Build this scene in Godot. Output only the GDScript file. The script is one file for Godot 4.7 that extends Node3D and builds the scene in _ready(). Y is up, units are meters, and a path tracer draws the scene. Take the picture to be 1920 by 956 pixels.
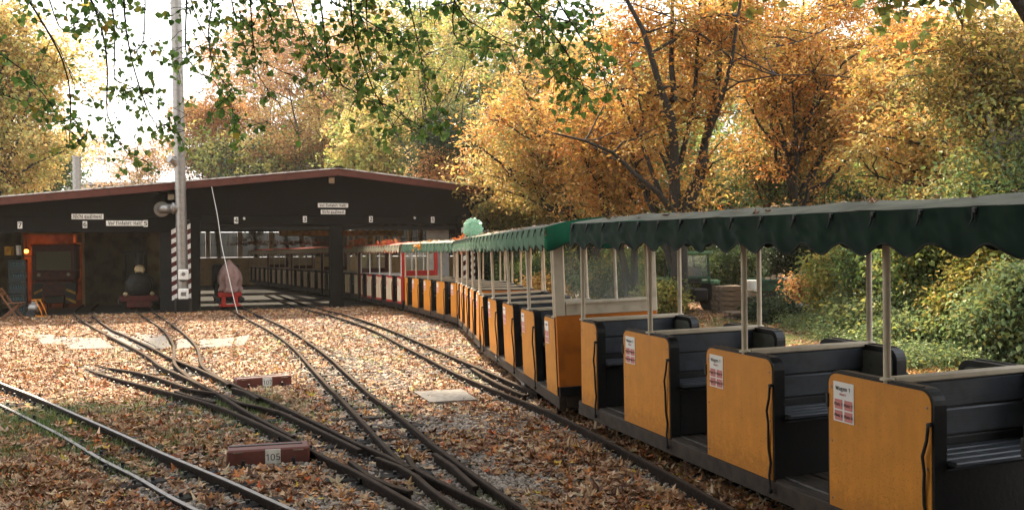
extends Node3D

# ---------------------------------------------------------------- constants
const FOC := 1691.0
const HOR := 474.4
const ROLL := -0.0103
const EYE := 1.5
const PHI := 0.36          # turn of the engine shed
const SHED := Vector3(-4.9, 0.0, -25.2)
const PITCH := 1.133       # spacing of the benches in a car
const HALF_W := 0.463

var M := {}
var taken := {}
var rail_cells := {}
var slab_polys := []
var cars: Array[Node3D] = []
var rng := RandomNumberGenerator.new()


# ---------------------------------------------------------------- mesh builder
class MB:
	var v := PackedVector3Array()
	var n := PackedVector3Array()
	var c := PackedColorArray()
	var uv := PackedVector2Array()
	var ix := PackedInt32Array()
	var tint := Color(1, 1, 1)
	var colored := false

	func vert(p: Vector3, nn: Vector3) -> int:
		v.append(p)
		n.append(nn)
		c.append(tint)
		uv.append(Vector2(p.x, p.y))
		return v.size() - 1

	func face(a: int, b: int, d: int) -> void:
		var g := (v[d] - v[a]).cross(v[b] - v[a])
		if g.dot(n[a] + n[b] + n[d]) < 0.0:
			ix.append_array([a, d, b])
		else:
			ix.append_array([a, b, d])

	func tri(a: Vector3, b: Vector3, d: Vector3, nn := Vector3.ZERO) -> void:
		var m := nn
		if m == Vector3.ZERO:
			m = (d - a).cross(b - a).normalized()
		face(vert(a, m), vert(b, m), vert(d, m))

	func quad(a: Vector3, b: Vector3, d: Vector3, e: Vector3, out: Vector3) -> void:
		var m := (d - a).cross(b - a)
		if m.length_squared() < 1e-16:
			m = (e - a).cross(d - a)
		m = m.normalized()
		if m.dot(out) < 0.0:
			m = -m
		var i := vert(a, m)
		vert(b, m)
		vert(d, m)
		vert(e, m)
		face(i, i + 1, i + 2)
		face(i, i + 2, i + 3)

	func box(ctr: Vector3, size: Vector3, b := Basis()) -> void:
		var h := size * 0.5
		for ax in 3:
			for s in [-1.0, 1.0]:
				var o := Vector3.ZERO
				o[ax] = s
				var p := (ax + 1) % 3
				var q := (ax + 2) % 3
				var pts := []
				for k in [[-1, -1], [1, -1], [1, 1], [-1, 1]]:
					var t := Vector3.ZERO
					t[ax] = s * h[ax]
					t[p] = k[0] * h[p]
					t[q] = k[1] * h[q]
					pts.append(ctr + b * t)
				quad(pts[0], pts[1], pts[2], pts[3], b * o)

	# box with chamfered edges
	func cbox(ctr: Vector3, size: Vector3, ch := 0.008, b := Basis()) -> void:
		var h := size * 0.5
		var k: float = min(ch, min(h.x, min(h.y, h.z)) * 0.6)
		var f := {}
		for sx in [-1, 1]:
			for sy in [-1, 1]:
				for sz in [-1, 1]:
					var s := Vector3(sx, sy, sz)
					for ax in 3:
						var t := Vector3(sx * h.x, sy * h.y, sz * h.z)
						for o in 3:
							if o != ax:
								t[o] -= s[o] * k
						f[[sx, sy, sz, ax]] = ctr + b * t
					tri(f[[sx, sy, sz, 0]], f[[sx, sy, sz, 1]], f[[sx, sy, sz, 2]], (b * s).normalized())
		for s in [-1, 1]:
			quad(f[[s, -1, -1, 0]], f[[s, 1, -1, 0]], f[[s, 1, 1, 0]], f[[s, -1, 1, 0]], b * Vector3(s, 0, 0))
			quad(f[[-1, s, -1, 1]], f[[1, s, -1, 1]], f[[1, s, 1, 1]], f[[-1, s, 1, 1]], b * Vector3(0, s, 0))
			quad(f[[-1, -1, s, 2]], f[[1, -1, s, 2]], f[[1, 1, s, 2]], f[[-1, 1, s, 2]], b * Vector3(0, 0, s))
			for u in [-1, 1]:
				quad(f[[s, u, -1, 0]], f[[s, u, 1, 0]], f[[s, u, 1, 1]], f[[s, u, -1, 1]], b * Vector3(s, u, 0))
				quad(f[[s, -1, u, 0]], f[[s, 1, u, 0]], f[[s, 1, u, 2]], f[[s, -1, u, 2]], b * Vector3(s, 0, u))
				quad(f[[-1, s, u, 1]], f[[1, s, u, 1]], f[[1, s, u, 2]], f[[-1, s, u, 2]], b * Vector3(0, s, u))

	func bar(a: Vector3, b: Vector3, w: float, h: float, ch := 0.006) -> void:
		var d := b - a
		var x := d.normalized()
		var up := Vector3.UP if abs(x.y) < 0.95 else Vector3.RIGHT
		var z := x.cross(up).normalized()
		var y := z.cross(x)
		cbox((a + b) * 0.5, Vector3(d.length(), h, w), ch, Basis(x, y, z))

	func tube(pts: Array, radii: Array, sides := 8, caps := true) -> void:
		var cnt := pts.size()
		var ref := Vector3.UP
		var d0: Vector3 = (pts[1] - pts[0]).normalized()
		if abs(d0.dot(ref)) > 0.9:
			ref = Vector3.RIGHT
		var side := d0.cross(ref).normalized()
		var rings := []
		for i in cnt:
			var d: Vector3
			if i == 0:
				d = pts[1] - pts[0]
			elif i == cnt - 1:
				d = pts[i] - pts[i - 1]
			else:
				d = pts[i + 1] - pts[i - 1]
			d = d.normalized()
			side = (side - d * side.dot(d)).normalized()
			var oth := d.cross(side)
			var r: float = radii[i] if radii.size() > 1 else radii[0]
			var first := v.size()
			for k in sides:
				var an := TAU * k / sides
				var nn := side * cos(an) + oth * sin(an)
				vert(pts[i] + nn * r, nn)
			rings.append(first)
			if caps and (i == 0 or i == cnt - 1):
				var cn := -d if i == 0 else d
				var ci := vert(pts[i], cn)
				var f2 := v.size()
				for k in sides:
					var an := TAU * k / sides
					vert(pts[i] + (side * cos(an) + oth * sin(an)) * r, cn)
				for k in sides:
					face(ci, f2 + k, f2 + (k + 1) % sides)
		for i in cnt - 1:
			for k in sides:
				var a: int = rings[i] + k
				var b: int = rings[i] + (k + 1) % sides
				var a2: int = rings[i + 1] + k
				var b2: int = rings[i + 1] + (k + 1) % sides
				face(a, b, b2)
				face(a, b2, a2)

	# profile of (radius, along) turned about the axis from `at` along `dir`
	func lathe(at: Vector3, dir: Vector3, prof: Array, sides := 20) -> void:
		var d := dir.normalized()
		var ref := Vector3.UP if abs(d.y) < 0.9 else Vector3.RIGHT
		var s1 := d.cross(ref).normalized()
		var s2 := d.cross(s1)
		for i in prof.size() - 1:
			var p: Vector2 = prof[i]
			var q: Vector2 = prof[i + 1]
			var sl := Vector2(q.y - p.y, p.x - q.x)
			if sl.length() < 1e-6:
				continue
			sl = sl.normalized()
			var f := v.size()
			for k in sides + 1:
				var an := TAU * k / sides
				var rad := s1 * cos(an) + s2 * sin(an)
				var nn := (rad * sl.x + d * sl.y).normalized()
				vert(at + rad * p.x + d * p.y, nn)
				vert(at + rad * q.x + d * q.y, nn)
			for k in sides:
				var a := f + k * 2
				face(a, a + 1, a + 3)
				face(a, a + 3, a + 2)

	# polygon in the plane (ox, oy) pushed along oz by depth
	func plate(poly: PackedVector2Array, org: Vector3, ox: Vector3, oy: Vector3, depth: float) -> void:
		var oz := ox.cross(oy).normalized()
		var t := Geometry2D.triangulate_polygon(poly)
		for s in 2:
			var f := v.size()
			var nn := oz if s == 1 else -oz
			for p in poly:
				vert(org + ox * p.x + oy * p.y + oz * (depth if s == 1 else 0.0), nn)
			for i in range(0, t.size(), 3):
				face(f + t[i], f + t[i + 1], f + t[i + 2])
		var ctr_sign := 1.0 if not Geometry2D.is_polygon_clockwise(poly) else -1.0
		for i in poly.size():
			var p := poly[i]
			var q := poly[(i + 1) % poly.size()]
			var e := (q - p)
			var on := Vector2(e.y, -e.x) * ctr_sign
			var a := org + ox * p.x + oy * p.y
			var b := org + ox * q.x + oy * q.y
			quad(a, b, b + oz * depth, a + oz * depth, ox * on.x + oy * on.y)

	func mesh() -> ArrayMesh:
		var arr := []
		arr.resize(Mesh.ARRAY_MAX)
		arr[Mesh.ARRAY_VERTEX] = v
		arr[Mesh.ARRAY_NORMAL] = n
		if colored:
			arr[Mesh.ARRAY_COLOR] = c
		arr[Mesh.ARRAY_TEX_UV] = uv
		arr[Mesh.ARRAY_INDEX] = ix
		var m := ArrayMesh.new()
		m.add_surface_from_arrays(Mesh.PRIMITIVE_TRIANGLES, arr)
		return m


# ---------------------------------------------------------------- scene helpers
func put(mb: MB, called: String, m: Material, parent: Node = self) -> MeshInstance3D:
	return put_mesh(mb.mesh(), called, m, parent)


func put_mesh(me: Mesh, called: String, m: Material, parent: Node = self) -> MeshInstance3D:
	var o := MeshInstance3D.new()
	o.mesh = me
	o.material_override = m
	o.name = numbered(called) if parent == self else part_name(called, parent)
	parent.add_child(o, true)
	return o


func numbered(called: String) -> String:
	if not taken.has(called):
		taken[called] = 0
		return called
	taken[called] += 1
	return "%s_%03d" % [called, taken[called]]


func part_name(called: String, parent: Node) -> String:
	var k := 0
	var s := called
	while parent.has_node(NodePath(s)):
		k += 1
		s = "%s_%03d" % [called, k]
	return s


func tag(o: Node, label: String, category := "", group := "", kind := "") -> Node:
	if label:
		o.set_meta("label", label)
	if category:
		o.set_meta("category", category)
	if group:
		o.set_meta("group", group)
	if kind:
		o.set_meta("kind", kind)
	return o


func thing(called: String, label: String, category: String, where := Vector3.ZERO, turn := 0.0, group := "") -> Node3D:
	var o := Node3D.new()
	o.name = numbered(called)
	add_child(o)
	o.position = where
	o.rotation.y = turn
	tag(o, label, category, group)
	return o


func holder(called: String, parent: Node, where := Vector3.ZERO) -> Node3D:
	var o := Node3D.new()
	o.name = part_name(called, parent)
	parent.add_child(o)
	o.position = where
	return o


func twin(o: Node3D, label: String) -> Node3D:
	var d: Node3D = o.duplicate()
	d.name = numbered(str(o.name).trim_suffix("_" + str(o.name).right(3)) if str(o.name).right(3).is_valid_int() else str(o.name))
	add_child(d)
	d.set_meta("label", label)
	return d


func struct(called: String, mb: MB, m: Material, label: String) -> MeshInstance3D:
	var o := put(mb, called, m)
	tag(o, label, "", "", "structure")
	return o


# where the line of sight through a pixel of the 1920 x 956 photograph meets depth Z / the plane y = h / the shed front
func ray(px: float, py: float) -> Vector2:
	var a := px - 960.0
	var b := py - HOR
	var c := cos(ROLL)
	var s := sin(ROLL)
	return Vector2((c * a + s * b) / FOC, (-s * a + c * b) / FOC)


func at(px: float, py: float, z: float) -> Vector3:
	var r := ray(px, py)
	return Vector3(r.x * z, EYE - r.y * z, -z)


func gp(px: float, py: float, h := 0.0) -> Vector3:
	var r := ray(px, py)
	var z := (EYE - h) / r.y
	return Vector3(r.x * z, h, -z)


func shed_pt(s: float, y: float, d: float) -> Vector3:
	return SHED + Vector3(cos(PHI), 0, -sin(PHI)) * s + Vector3(-sin(PHI), 0, -cos(PHI)) * d + Vector3.UP * y


# (s, y) on the plane d metres inside the shed front
func front(px: float, py: float, d := 0.0) -> Vector2:
	var r := ray(px, py)
	var o := shed_pt(0, 0, d)
	var t := tan(PHI)
	var z: float = (-o.z - t * o.x) / (1.0 - t * r.x)
	return Vector2((r.x * z - o.x) / cos(PHI), EYE - r.y * z)


func smooth_line(pts: Array, step := 0.25) -> Array:
	var out := []
	for i in pts.size() - 1:
		var p0: Vector3 = pts[max(i - 1, 0)]
		var p1: Vector3 = pts[i]
		var p2: Vector3 = pts[i + 1]
		var p3: Vector3 = pts[min(i + 2, pts.size() - 1)]
		var k := int(max(1.0, p1.distance_to(p2) / step))
		for j in k:
			out.append(p1.cubic_interpolate(p2, p0, p3, float(j) / k))
	out.append(pts[-1])
	return out


# ---------------------------------------------------------------- materials
func noise_img(size: int, freq: float, sd: int, oct := 4, kind := FastNoiseLite.TYPE_SIMPLEX_SMOOTH) -> Image:
	var f := FastNoiseLite.new()
	f.seed = sd
	f.noise_type = kind
	f.frequency = freq
	f.fractal_octaves = oct
	var im := f.get_seamless_image(size, size)
	im.convert(Image.FORMAT_RGB8)
	return im


func ramp_tex(im: Image, stops: Array) -> ImageTexture:
	# stops: [[t, Color linear], ...]
	var g := Gradient.new()
	var off := PackedFloat32Array()
	var cols := PackedColorArray()
	for s in stops:
		off.append(s[0])
		cols.append((s[1] as Color).linear_to_srgb())
	g.offsets = off
	g.colors = cols
	var o := Image.create(im.get_width(), im.get_height(), false, Image.FORMAT_RGB8)
	for y in im.get_height():
		for x in im.get_width():
			o.set_pixel(x, y, g.sample(im.get_pixel(x, y).r))
	return ImageTexture.create_from_image(o)


var T := {}


func panel_paint() -> ImageTexture:
	# painted board seen square on: 1.4 m wide, 1 m high, scuffs, faint streaks and mud along the lower edge
	var f := FastNoiseLite.new()
	f.seed = 91
	f.frequency = .02
	f.fractal_octaves = 5
	var im := Image.create(448, 320, false, Image.FORMAT_RGB8)
	for y in 320:
		var h := y / 320.0
		for x in 448:
			var k := .95 + .05 * f.get_noise_2d(x, y) + .04 * f.get_noise_2d(x * 3.0 + 900.0, y * .25)
			var mud := smoothstep(.43, .27, h + .09 * f.get_noise_2d(x * 2.5, y * 2.5 + 400.0)) * .15
			var speck: float = 1.0 if f.get_noise_2d(x * 9.0 + 70.0, y * 9.0) > .46 else 0.0
			var scuff: float = 1.0 if absf(f.get_noise_2d(x * .7, y * 6.0 + 333.0)) < .006 and h < .62 else 0.0
			var c := Color(k, k * .99, k * .97).lerp(Color(.20, .15, .11), mud)
			c = c.lerp(Color(.22, .16, .12), .55 * speck * (.3 + mud) + .28 * scuff)
			im.set_pixel(x, y, c)
	return ImageTexture.create_from_image(im)


func lin(r: float, g: float, b: float) -> Color:
	return Color(r, g, b).linear_to_srgb()


# colours are linear, real-world values
func mk(called: String, col: Color, rough := 0.7, tex := "", scale := 1.0, bump := "", bump_h := 0.2, bscale := 0.0) -> StandardMaterial3D:
	var m := StandardMaterial3D.new()
	m.resource_name = called
	m.albedo_color = lin(col.r, col.g, col.b)
	m.roughness = rough
	m.metallic_specular = 0.4
	if tex:
		m.albedo_texture = T[tex]
		m.uv1_triplanar = true
		m.uv1_scale = Vector3.ONE * scale
	if bump:
		m.uv1_triplanar = true
		m.uv1_scale = Vector3.ONE * (bscale if bscale > 0.0 else scale)
		m.heightmap_enabled = true
		m.heightmap_texture = T[bump]
		m.heightmap_scale = bump_h
	M[called] = m
	return m


func make_materials() -> void:
	var soft := noise_img(256, 0.012, 3)
	var fine := noise_img(256, 0.05, 5)
	var cell := noise_img(256, 0.06, 9, 2, FastNoiseLite.TYPE_CELLULAR)
	T.fine = ImageTexture.create_from_image(fine)
	T.cell = ImageTexture.create_from_image(cell)
	T.panel = panel_paint()
	T.mottle = ramp_tex(soft, [[0.0, Color(.62, .6, .58)], [0.45, Color(.9, .9, .9)], [1.0, Color(1, 1, 1)]])
	T.dirty = ramp_tex(noise_img(256, 0.02, 21, 5), [[0.0, Color(.25, .22, .2)], [0.4, Color(.7, .68, .66)], [0.6, Color(.95, .95, .95)], [1.0, Color(1, 1, 1)]])
	T.worn = ramp_tex(noise_img(256, 0.03, 22, 5), [[0.0, Color(.6, .54, .48)], [0.16, Color(.86, .83, .8)], [0.4, Color(.93, .93, .92)], [1.0, Color(1, 1, 1)]])
	# wood: long streaks
	var w := Image.create(256, 256, false, Image.FORMAT_RGB8)
	var f := FastNoiseLite.new()
	f.seed = 31
	f.frequency = 0.02
	f.fractal_octaves = 4
	for y in 256:
		for x in 256:
			var k := 0.5 + 0.5 * f.get_noise_2d(x * 0.35, y * 9.0)
			k = clamp(0.55 + (k - 0.5) * 1.3, 0.2, 1.0)
			w.set_pixel(x, y, Color(k, k * .98, k * .95))
	T.wood = ImageTexture.create_from_image(w)
	T.rust = ramp_tex(noise_img(256, 0.04, 41, 5), [[0.0, Color(.008, .006, .005)], [0.45, Color(.017, .012, .0095)], [0.7, Color(.034, .021, .015)], [1.0, Color(.055, .033, .022)]])
	T.bark = ramp_tex(noise_img(256, 0.05, 51, 5), [[0.0, Color(.008, .007, .006)], [0.5, Color(.026, .022, .018)], [1.0, Color(.06, .05, .04)]])
	T.bark_pale = ramp_tex(noise_img(256, 0.05, 52, 5), [[0.0, Color(.06, .05, .04)], [0.5, Color(.16, .14, .11)], [1.0, Color(.27, .24, .19)]])
	T.ground = ramp_tex(noise_img(512, 0.09, 61, 5), [[0.0, Color(.012, .009, .006)], [0.4, Color(.05, .033, .022)], [0.6, Color(.13, .088, .06)], [1.0, Color(.26, .19, .14)]])
	T.concrete = ramp_tex(noise_img(256, 0.03, 71, 5), [[0.0, Color(.13, .115, .105)], [0.5, Color(.20, .18, .165)], [1.0, Color(.27, .25, .23)]])
	T.canopy = ramp_tex(noise_img(256, 0.016, 81, 5), [[0.0, Color(.45, .5, .48)], [0.5, Color(.85, .9, .87)], [1.0, Color(1, 1, 1)]])

	mk("yellow", Color(.66, .26, .028), .5, "worn", 1.1, "fine", .05)
	M.yellow.uv1_triplanar = false
	M.yellow.albedo_texture = T.panel
	M.yellow.uv1_scale = Vector3(1.0 / 1.4, 1, 1)
	M.yellow.heightmap_enabled = false
	mk("orange_end", Color(.60, .17, .012), .55, "mottle", 1.0)
	mk("black", Color(.006, .006, .0065), .42, "mottle", 2.0, "fine", .06)
	mk("frame_brown", Color(.04, .026, .018), .6, "dirty", 1.6)
	mk("cream", Color(.60, .50, .37), .5, "mottle", 1.5)
	mk("bench", Color(.055, .062, .075), .33, "mottle", 2.2, "wood", .06)
	mk("inner", Color(.15, .15, .13), .8, "mottle", 3.0, "fine", .15)
	mk("floor_wood", Color(.11, .08, .06), .7, "wood", 2.0, "wood", .3)
	mk("red", Color(.42, .022, .014), .5, "worn", 1.2)
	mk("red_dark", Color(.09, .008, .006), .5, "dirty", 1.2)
	mk("cream_panel", Color(.72, .58, .38), .55, "worn", 1.3)
	mk("steel", Color(.22, .21, .2), .4, "dirty", 2.0)
	M.steel.metallic = .7
	mk("dark_steel", Color(.018, .018, .019), .45, "mottle", 2.0)
	mk("galv", Color(.30, .28, .26), .45, "mottle", 2.2)
	M.galv.metallic = .75
	mk("white_paint", Color(.82, .79, .72), .55, "mottle", 3.0)
	mk("paper", Color(.78, .74, .70), .7)
	mk("paper_pink", Color(.60, .22, .20), .75)
	mk("ink", Color(.02, .018, .018), .7)
	mk("ink_red", Color(.45, .07, .05), .7)
	mk("rope_black", Color(.012, .011, .011), .7)
	mk("rope_white", Color(.72, .68, .62), .7)
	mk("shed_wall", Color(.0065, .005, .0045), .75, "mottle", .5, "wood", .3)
	mk("shed_beam", Color(.0075, .006, .0055), .65, "mottle", .8)
	M.shed_wall.metallic_specular = .08
	M.shed_beam.metallic_specular = .1
	mk("fascia", Color(.10, .026, .016), .6, "mottle", 1.0)
	mk("roof_felt", Color(.22, .20, .18), .8, "dirty", .6, "fine", .3)
	mk("roof_trim", Color(.62, .60, .56), .4, "dirty", 1.0)
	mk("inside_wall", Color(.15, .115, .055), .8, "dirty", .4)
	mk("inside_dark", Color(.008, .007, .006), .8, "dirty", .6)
	mk("inside_cream", Color(.66, .46, .21), .75, "mottle", .6)
	mk("shed_floor", Color(.035, .031, .027), .7, "dirty", .8)
	mk("yellow_beam", Color(.55, .30, .02), .5, "dirty", 1.0)
	mk("tarp", Color(.33, .205, .18), .85, "mottle", 2.0, "fine", .15)
	mk("brass", Color(.5, .36, .16), .3)
	M.brass.metallic = .9
	mk("chair_wood", Color(.42, .16, .05), .5, "wood", 3.0)
	mk("cart_orange", Color(.62, .20, .02), .5, "worn", 3.0)
	mk("rubber", Color(.015, .015, .015), .8)
	mk("plank_wood", Color(.46, .34, .24), .8, "wood", 1.6, "wood", .3)
	mk("plank_dark", Color(.10, .075, .05), .85, "wood", 1.2, "wood", .3)
	mk("sleeper", Color(.07, .055, .045), .85, "wood", 2.0, "wood", .4)
	mk("box_red", Color(.15, .045, .032), .55, "worn", 3.0)
	mk("tractor_green", Color(.10, .22, .11), .5, "dirty", 1.2)
	mk("trailer_green", Color(.02, .075, .045), .6, "dirty", 1.2)
	mk("log", Color(.045, .05, .032), .9, "wood", 1.4, "wood", .5)
	mk("pale_wall", Color(.42, .40, .38), .7, "mottle", .7)
	mk("crate", Color(.005, .011, .012), .6)
	mk("bottle", Color(.03, .06, .065), .15)

	var r := StandardMaterial3D.new()
	r.resource_name = "rail"
	r.albedo_texture = T.rust
	r.uv1_triplanar = true
	r.uv1_scale = Vector3.ONE * 3.0
	r.roughness = .75
	r.metallic = 0.0
	r.metallic_specular = .2
	M.rail = r
	var r2: StandardMaterial3D = r.duplicate()
	r2.resource_name = "rail_bright"
	r2.albedo_texture = T.mottle
	r2.albedo_color = lin(.15, .125, .11)
	r2.metallic = .5
	r2.roughness = .5
	M.rail_head = r2
	var r3: StandardMaterial3D = r2.duplicate()
	r3.resource_name = "rail_dull"
	r3.albedo_color = lin(.095, .07, .055)
	r3.metallic = 0.0
	r3.metallic_specular = .12
	r3.roughness = .92
	M.rail_dull = r3
	r2.albedo_color = lin(.36, .33, .31)
	r2.metallic = .7
	for k in [["bark", "bark"], ["bark_pale", "bark_pale"]]:
		var b := StandardMaterial3D.new()
		b.resource_name = k[0]
		b.albedo_texture = T[k[1]]
		b.uv1_triplanar = true
		b.uv1_scale = Vector3(2.4, .7, 2.4)
		b.roughness = .9
		b.heightmap_enabled = true
		b.heightmap_texture = T.fine
		b.heightmap_scale = 1.5
		M[k[0]] = b
	var g := StandardMaterial3D.new()
	g.resource_name = "ground"
	g.albedo_texture = T.ground
	g.uv1_triplanar = true
	g.uv1_world_triplanar = true
	g.uv1_scale = Vector3.ONE * .9
	g.roughness = .92
	g.heightmap_enabled = true
	g.heightmap_texture = T.fine
	g.heightmap_scale = 2.0
	M.ground = g
	var cc := StandardMaterial3D.new()
	cc.resource_name = "concrete"
	cc.albedo_texture = T.concrete
	cc.uv1_triplanar = true
	cc.uv1_scale = Vector3.ONE * 1.4
	cc.roughness = .85
	M.concrete = cc
	var cd: StandardMaterial3D = cc.duplicate()
	cd.resource_name = "concrete_dark"
	cd.albedo_color = lin(.5, .46, .45)
	M.concrete_dark = cd
	# leaves take their colour from the copies
	for k in [["leaf", .9, .55], ["litter", .35, .6], ["grass_blade", .5, .6]]:
		var l := StandardMaterial3D.new()
		l.resource_name = k[0]
		l.vertex_color_use_as_albedo = true
		l.roughness = k[2]
		l.metallic_specular = .35
		l.backlight_enabled = true
		l.backlight = Color(k[1], k[1], k[1])
		M[k[0]] = l
	var st := StandardMaterial3D.new()
	st.resource_name = "stone"
	st.vertex_color_use_as_albedo = true
	st.roughness = .8
	M.stone = st
	for k in [["canopy_green", Color(.006, .024, .015)], ["canopy_pale", Color(.085, .155, .10)], ["canopy_top", Color(.16, .15, .12)], ["canopy_flap", Color(.01, .10, .05)], ["canopy_red", Color(.45, .035, .02)], ["canopy_cream", Color(.55, .46, .3)]]:
		var m := mk(k[0], k[1], .7, "canopy", .9, "mottle", .9)
		m.metallic_specular = .25
		m.backlight_enabled = true
		m.backlight = Color(.25, .25, .25)
	var gl := StandardMaterial3D.new()
	gl.resource_name = "glass"
	gl.transparency = BaseMaterial3D.TRANSPARENCY_ALPHA
	gl.albedo_color = Color(.8, .85, .85, .08)
	gl.roughness = .05
	M.glass = gl
	var lg: StandardMaterial3D = gl.duplicate()
	lg.resource_name = "lamp_glass"
	lg.albedo_color = Color(.9, .86, .75, .35)
	M.lamp_glass = lg
	var fg: StandardMaterial3D = gl.duplicate()
	fg.resource_name = "ribbed_glass"
	fg.albedo_color = Color(.36, .36, .26, .84)
	fg.roughness = .2
	M.dull_glass = fg
	var sk: StandardMaterial3D = gl.duplicate()
	sk.resource_name = "skylight"
	sk.albedo_color = Color(.7, .55, .3, .5)
	sk.roughness = .2
	M.skylight = sk
	var bag := StandardMaterial3D.new()
	bag.resource_name = "plastic_bag"
	bag.albedo_color = lin(.10, .46, .28)
	bag.roughness = .28
	bag.backlight_enabled = true
	bag.backlight = Color(.8, .8, .8)
	M.bag = bag
	var bulb := StandardMaterial3D.new()
	bulb.resource_name = "bulb"
	bulb.emission_enabled = true
	bulb.emission = Color(1, .55, .18)
	bulb.emission_energy_multiplier = 4.0
	M.bulb = bulb


# ---------------------------------------------------------------- railway cars
func board_outline(x0: float, x1: float, y0: float, y1: float, r0: float, r1: float) -> PackedVector2Array:
	var p := PackedVector2Array([Vector2(x0, y0), Vector2(x1, y0)])
	for k in 6:
		var a := k / 5.0 * PI / 2
		p.append(Vector2(x1 - r1 + cos(a) * r1, y1 - r1 + sin(a) * r1))
	for k in 6:
		var a := PI / 2 + k / 5.0 * PI / 2
		p.append(Vector2(x0 + r0 + cos(a) * r0, y1 - r0 + sin(a) * r0))
	return p


func span(i: int) -> Vector2:
	var c := (i - 2) * PITCH
	return Vector2(c - (.40 if i > 0 else .03), c + (.29 if i < 4 else .04))


func arch(z: float) -> float:
	return 1.741 + .07 * (1.0 - pow(z / .53, 2.0))


func canopy_sheet(x0: float, x1: float, sd: int) -> MB:
	var mb := MB.new()
	var r := RandomNumberGenerator.new()
	r.seed = sd
	var nx := 50
	var nz := 14
	var f := FastNoiseLite.new()
	f.seed = sd
	f.frequency = 1.6
	var hgt := func(x: float, z: float) -> float:
		var hoop: float = abs(fposmod(x / PITCH + .5, 1.0) - .5) * 2.0
		return arch(z) - .018 * (1.0 - hoop * hoop) * (1.0 - abs(z) / .53) + f.get_noise_2d(x * 1.5, z * 3.0) * .010
	for i in nx + 1:
		for j in nz + 1:
			var x: float = lerp(x0, x1, i / float(nx))
			var z: float = lerp(-.53, .53, j / float(nz))
			var e := .01
			var nn := Vector3(-(hgt.call(x + e, z) - hgt.call(x - e, z)) / (2 * e), 1.0, -(hgt.call(x, z + e) - hgt.call(x, z - e)) / (2 * e)).normalized()
			mb.vert(Vector3(x, hgt.call(x, z), z), nn)
	for i in nx:
		for j in nz:
			var a := i * (nz + 1) + j
			mb.face(a, a + 1, a + nz + 2)
			mb.face(a, a + nz + 2, a + nz + 1)
	return mb


func scallop(x: float, ph: float) -> float:
	return .150 + .056 * (.5 - .5 * cos(TAU * (x / .2833 + ph)))


# hanging edge of the canopy on one long side: [cloth, dark binding, fasteners]
func valance(x0: float, x1: float, side: float, sd: int) -> Array:
	var mb := MB.new()
	var bind := MB.new()
	var hook := MB.new()
	var f := FastNoiseLite.new()
	f.seed = sd
	f.frequency = 2.2
	var nx := int((x1 - x0) / .0236)
	var ny := 5
	var low := []
	for i in nx + 1:
		var x: float = lerp(x0, x1, i / float(nx))
		var drop := scallop(x, .1 * sd)
		for j in ny + 1:
			var t := j / float(ny)
			var wave := f.get_noise_2d(x * 2.2, t * .6) * .022 * t + .007 * t * sin(TAU * x / .2833)
			var z := side * (.53 + .006 * sin(t * PI) + .012 * t + wave)
			var y := arch(.53) - drop * t
			var wx := f.get_noise_2d((x + .02) * 2.2, t * .6) - f.get_noise_2d((x - .02) * 2.2, t * .6)
			mb.vert(Vector3(x, y, z), Vector3(-wx * .6 * side * side, .1, side).normalized())
			if j == ny:
				low.append(Vector3(x, y, z))
	for i in nx:
		for j in ny:
			var a := i * (ny + 1) + j
			mb.face(a, a + 1, a + ny + 2)
			mb.face(a, a + ny + 2, a + ny + 1)
	bind.tube(low, [.005], 5)
	var x := x0 + .07
	while x < x1:
		hook.cbox(Vector3(x, 1.722, side * .538), Vector3(.022, .03, .014), .004)
		hook.tube([Vector3(x, 1.715, side * .545), Vector3(x + .004, 1.69, side * .552), Vector3(x - .012, 1.665, side * .553)], [.006, .005, .003], 5)
		x += .2833
	return [mb, bind, hook]


func end_flap(x: float, sd: int) -> Array:
	var mb := MB.new()
	var bind := MB.new()
	var f := FastNoiseLite.new()
	f.seed = sd
	f.frequency = 2.0
	var low := []
	var nz := 40
	var ny := 5
	for i in nz + 1:
		var z: float = lerp(-.53, .53, i / float(nz))
		var top := arch(z)
		var bot: float = 1.741 - .205 + .085 * (.5 - .5 * cos(TAU * (z + .53) / .53)) * .9
		for j in ny + 1:
			var t := j / float(ny)
			var bulge := .035 * sin(t * PI * .8) + f.get_noise_2d(z * 2.0, t) * .02 * t
			var p := Vector3(x + bulge, lerp(top, bot, t), z)
			mb.vert(p, Vector3(1, .15, f.get_noise_2d(z * 3.0, 5.0) * .5).normalized())
			if j == ny:
				low.append(p)
	for i in nz:
		for j in ny:
			var a := i * (ny + 1) + j
			mb.face(a, a + 1, a + ny + 2)
			mb.face(a, a + ny + 2, a + ny + 1)
	bind.tube(low, [.005], 5)
	return [mb, bind]


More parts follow.
